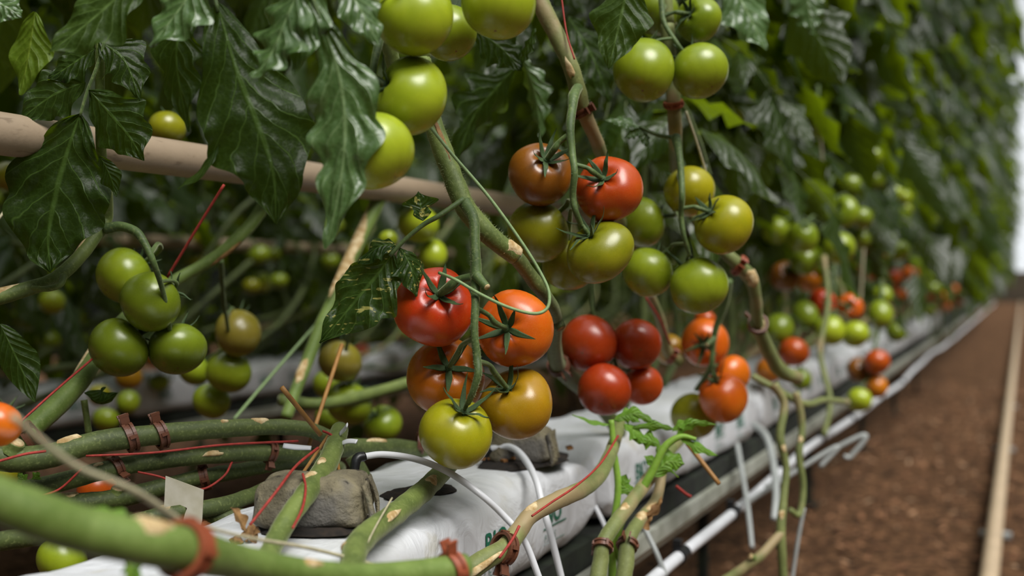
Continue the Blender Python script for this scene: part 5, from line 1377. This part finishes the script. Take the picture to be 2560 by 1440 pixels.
drip([(1885, 1062, 2.40), (1915, 1090, 2.24), (1932, 1150, 2.14), (1940, 1230, 2.04), (1935, 1300, 1.98)], 18, 'white drip tube arching at the far end of the second bag', mat='grey_tube')
drip([(1843, 1110, 2.30), (1862, 1220, 2.12), (1872, 1290, 1.98), (1880, 1370, 1.92)], 13, 'thin grey drip tube hanging from the second bag to the gutter pipe', mat='grey_tube')
drip([(1610, 1318, 1.62), (1640, 1380, 1.60), (1665, 1440, 1.60)], 13, 'thin grey tube hanging under the pale knotted stem', mat='grey_tube')
drip([(2152, 1090, 2.25), (2128, 1140, 2.25), (2110, 1142, 2.25)], 13, 'blurred white tube end curling off the gutter pipe over the aisle', mat='grey_tube', on_pipe=2.27)
drip([(2085, 1120, 2.12), (2050, 1168, 2.12)], 13, 'blurred white tube end hanging nearest along the gutter pipe', mat='grey_tube', on_pipe=2.10)
drip([(2010, 1270, 1.84), (1995, 1350, 1.84), (1980, 1450, 1.84)], 10, 'thin grey tube hanging beside the curling stem above the floor', mat='grey_tube')

# white card wedged among the stems
mb = MB(); outl = [(414, 1190), (509, 1225), (505, 1300), (496, 1345), (480, 1340), (455, 1312), (462, 1285), (468, 1270), (450, 1262), (410, 1268)]
fr = path(outl, 1.13); bk = [p + FW * 0.0012 for p in fr]; k = len(outl)
mb.add(fr + bk, [tuple(range(k)), tuple(range(2 * k - 1, k - 1, -1))] + [(i, i + k, (i + 1) % k + k, (i + 1) % k) for i in range(k)])
tag(mb.build('plant_tag', M['card'], None, smooth=False, loc=fr[0]), 'white card tag with a notch wedged in the stem bundle', 'tag')
# white strips of dried string by the bent stem
for pts, lab in (([(850, 1085, 1.19), (862, 1072, 1.185), (868, 1062, 1.18)], 'short white plastic tie end sticking up beside the bent stem'), ([(838, 1120, 1.19), (856, 1108, 1.18), (872, 1103, 1.175), (892, 1104, 1.17)], 'white plastic tie curling out beside the bent stem'), ([(708, 1114, 1.22), (740, 1118, 1.22), (778, 1120, 1.22)], 'frayed white tie lying on the second stem')):
    W3 = path(pts); mb = MB(); tube(mb, W3, [0.0032, 0.0036, 0.0028], 8, flat=0.35); tag(mb.build('plastic_tie', M['white_tube'], None, loc=W3[0]), lab, 'tie')
# withered leaves
def dry_leaf(lets, label, z):
    mb = MB()
    for lp, hw, roll in lets:
        W3 = path(lp, z); tan = (W3[-1] - W3[0]).normalized(); nrm = (-FW + UP * 0.4); nrm = Quaternion(tan, math.radians(roll)) @ (nrm - tan * nrm.dot(tan)).normalized()
        leaflet(mb, W3, hw * z / F, nrm, lobes=2.3, depth=0.5, nu=20, nv=6, cup=0.8, wav=0.4, seed=rnd(0, 6))
    b = P(lets[0][0][0][0], lets[0][0][0][1], z); tag(mb.build('withered_leaf', M['dry'], None, loc=b), label, 'dry leaf')
dry_leaf([([(578, 1268), (600, 1300), (615, 1335)], 18, 20), ([(600, 1340), (625, 1330), (645, 1345)], 22, 0), ([(610, 1355), (585, 1345), (575, 1365)], 24, 30), ([(640, 1315), (630, 1340), (612, 1352)], 16, 50)], 'withered tan leaf on the bag beside the mossy cube', 1.03)
dry_leaf([([(1600, 1300), (1640, 1275), (1655, 1240)], 14, 20), ([(1630, 1290), (1610, 1310), (1590, 1315)], 14, 20)], 'withered pale sheath on the knotted stem', 1.4)
dry_leaf([([(460, 1310), (520, 1318), (590, 1300)], 12, 60)], 'thin dry leaf strip under the white card', 1.16)
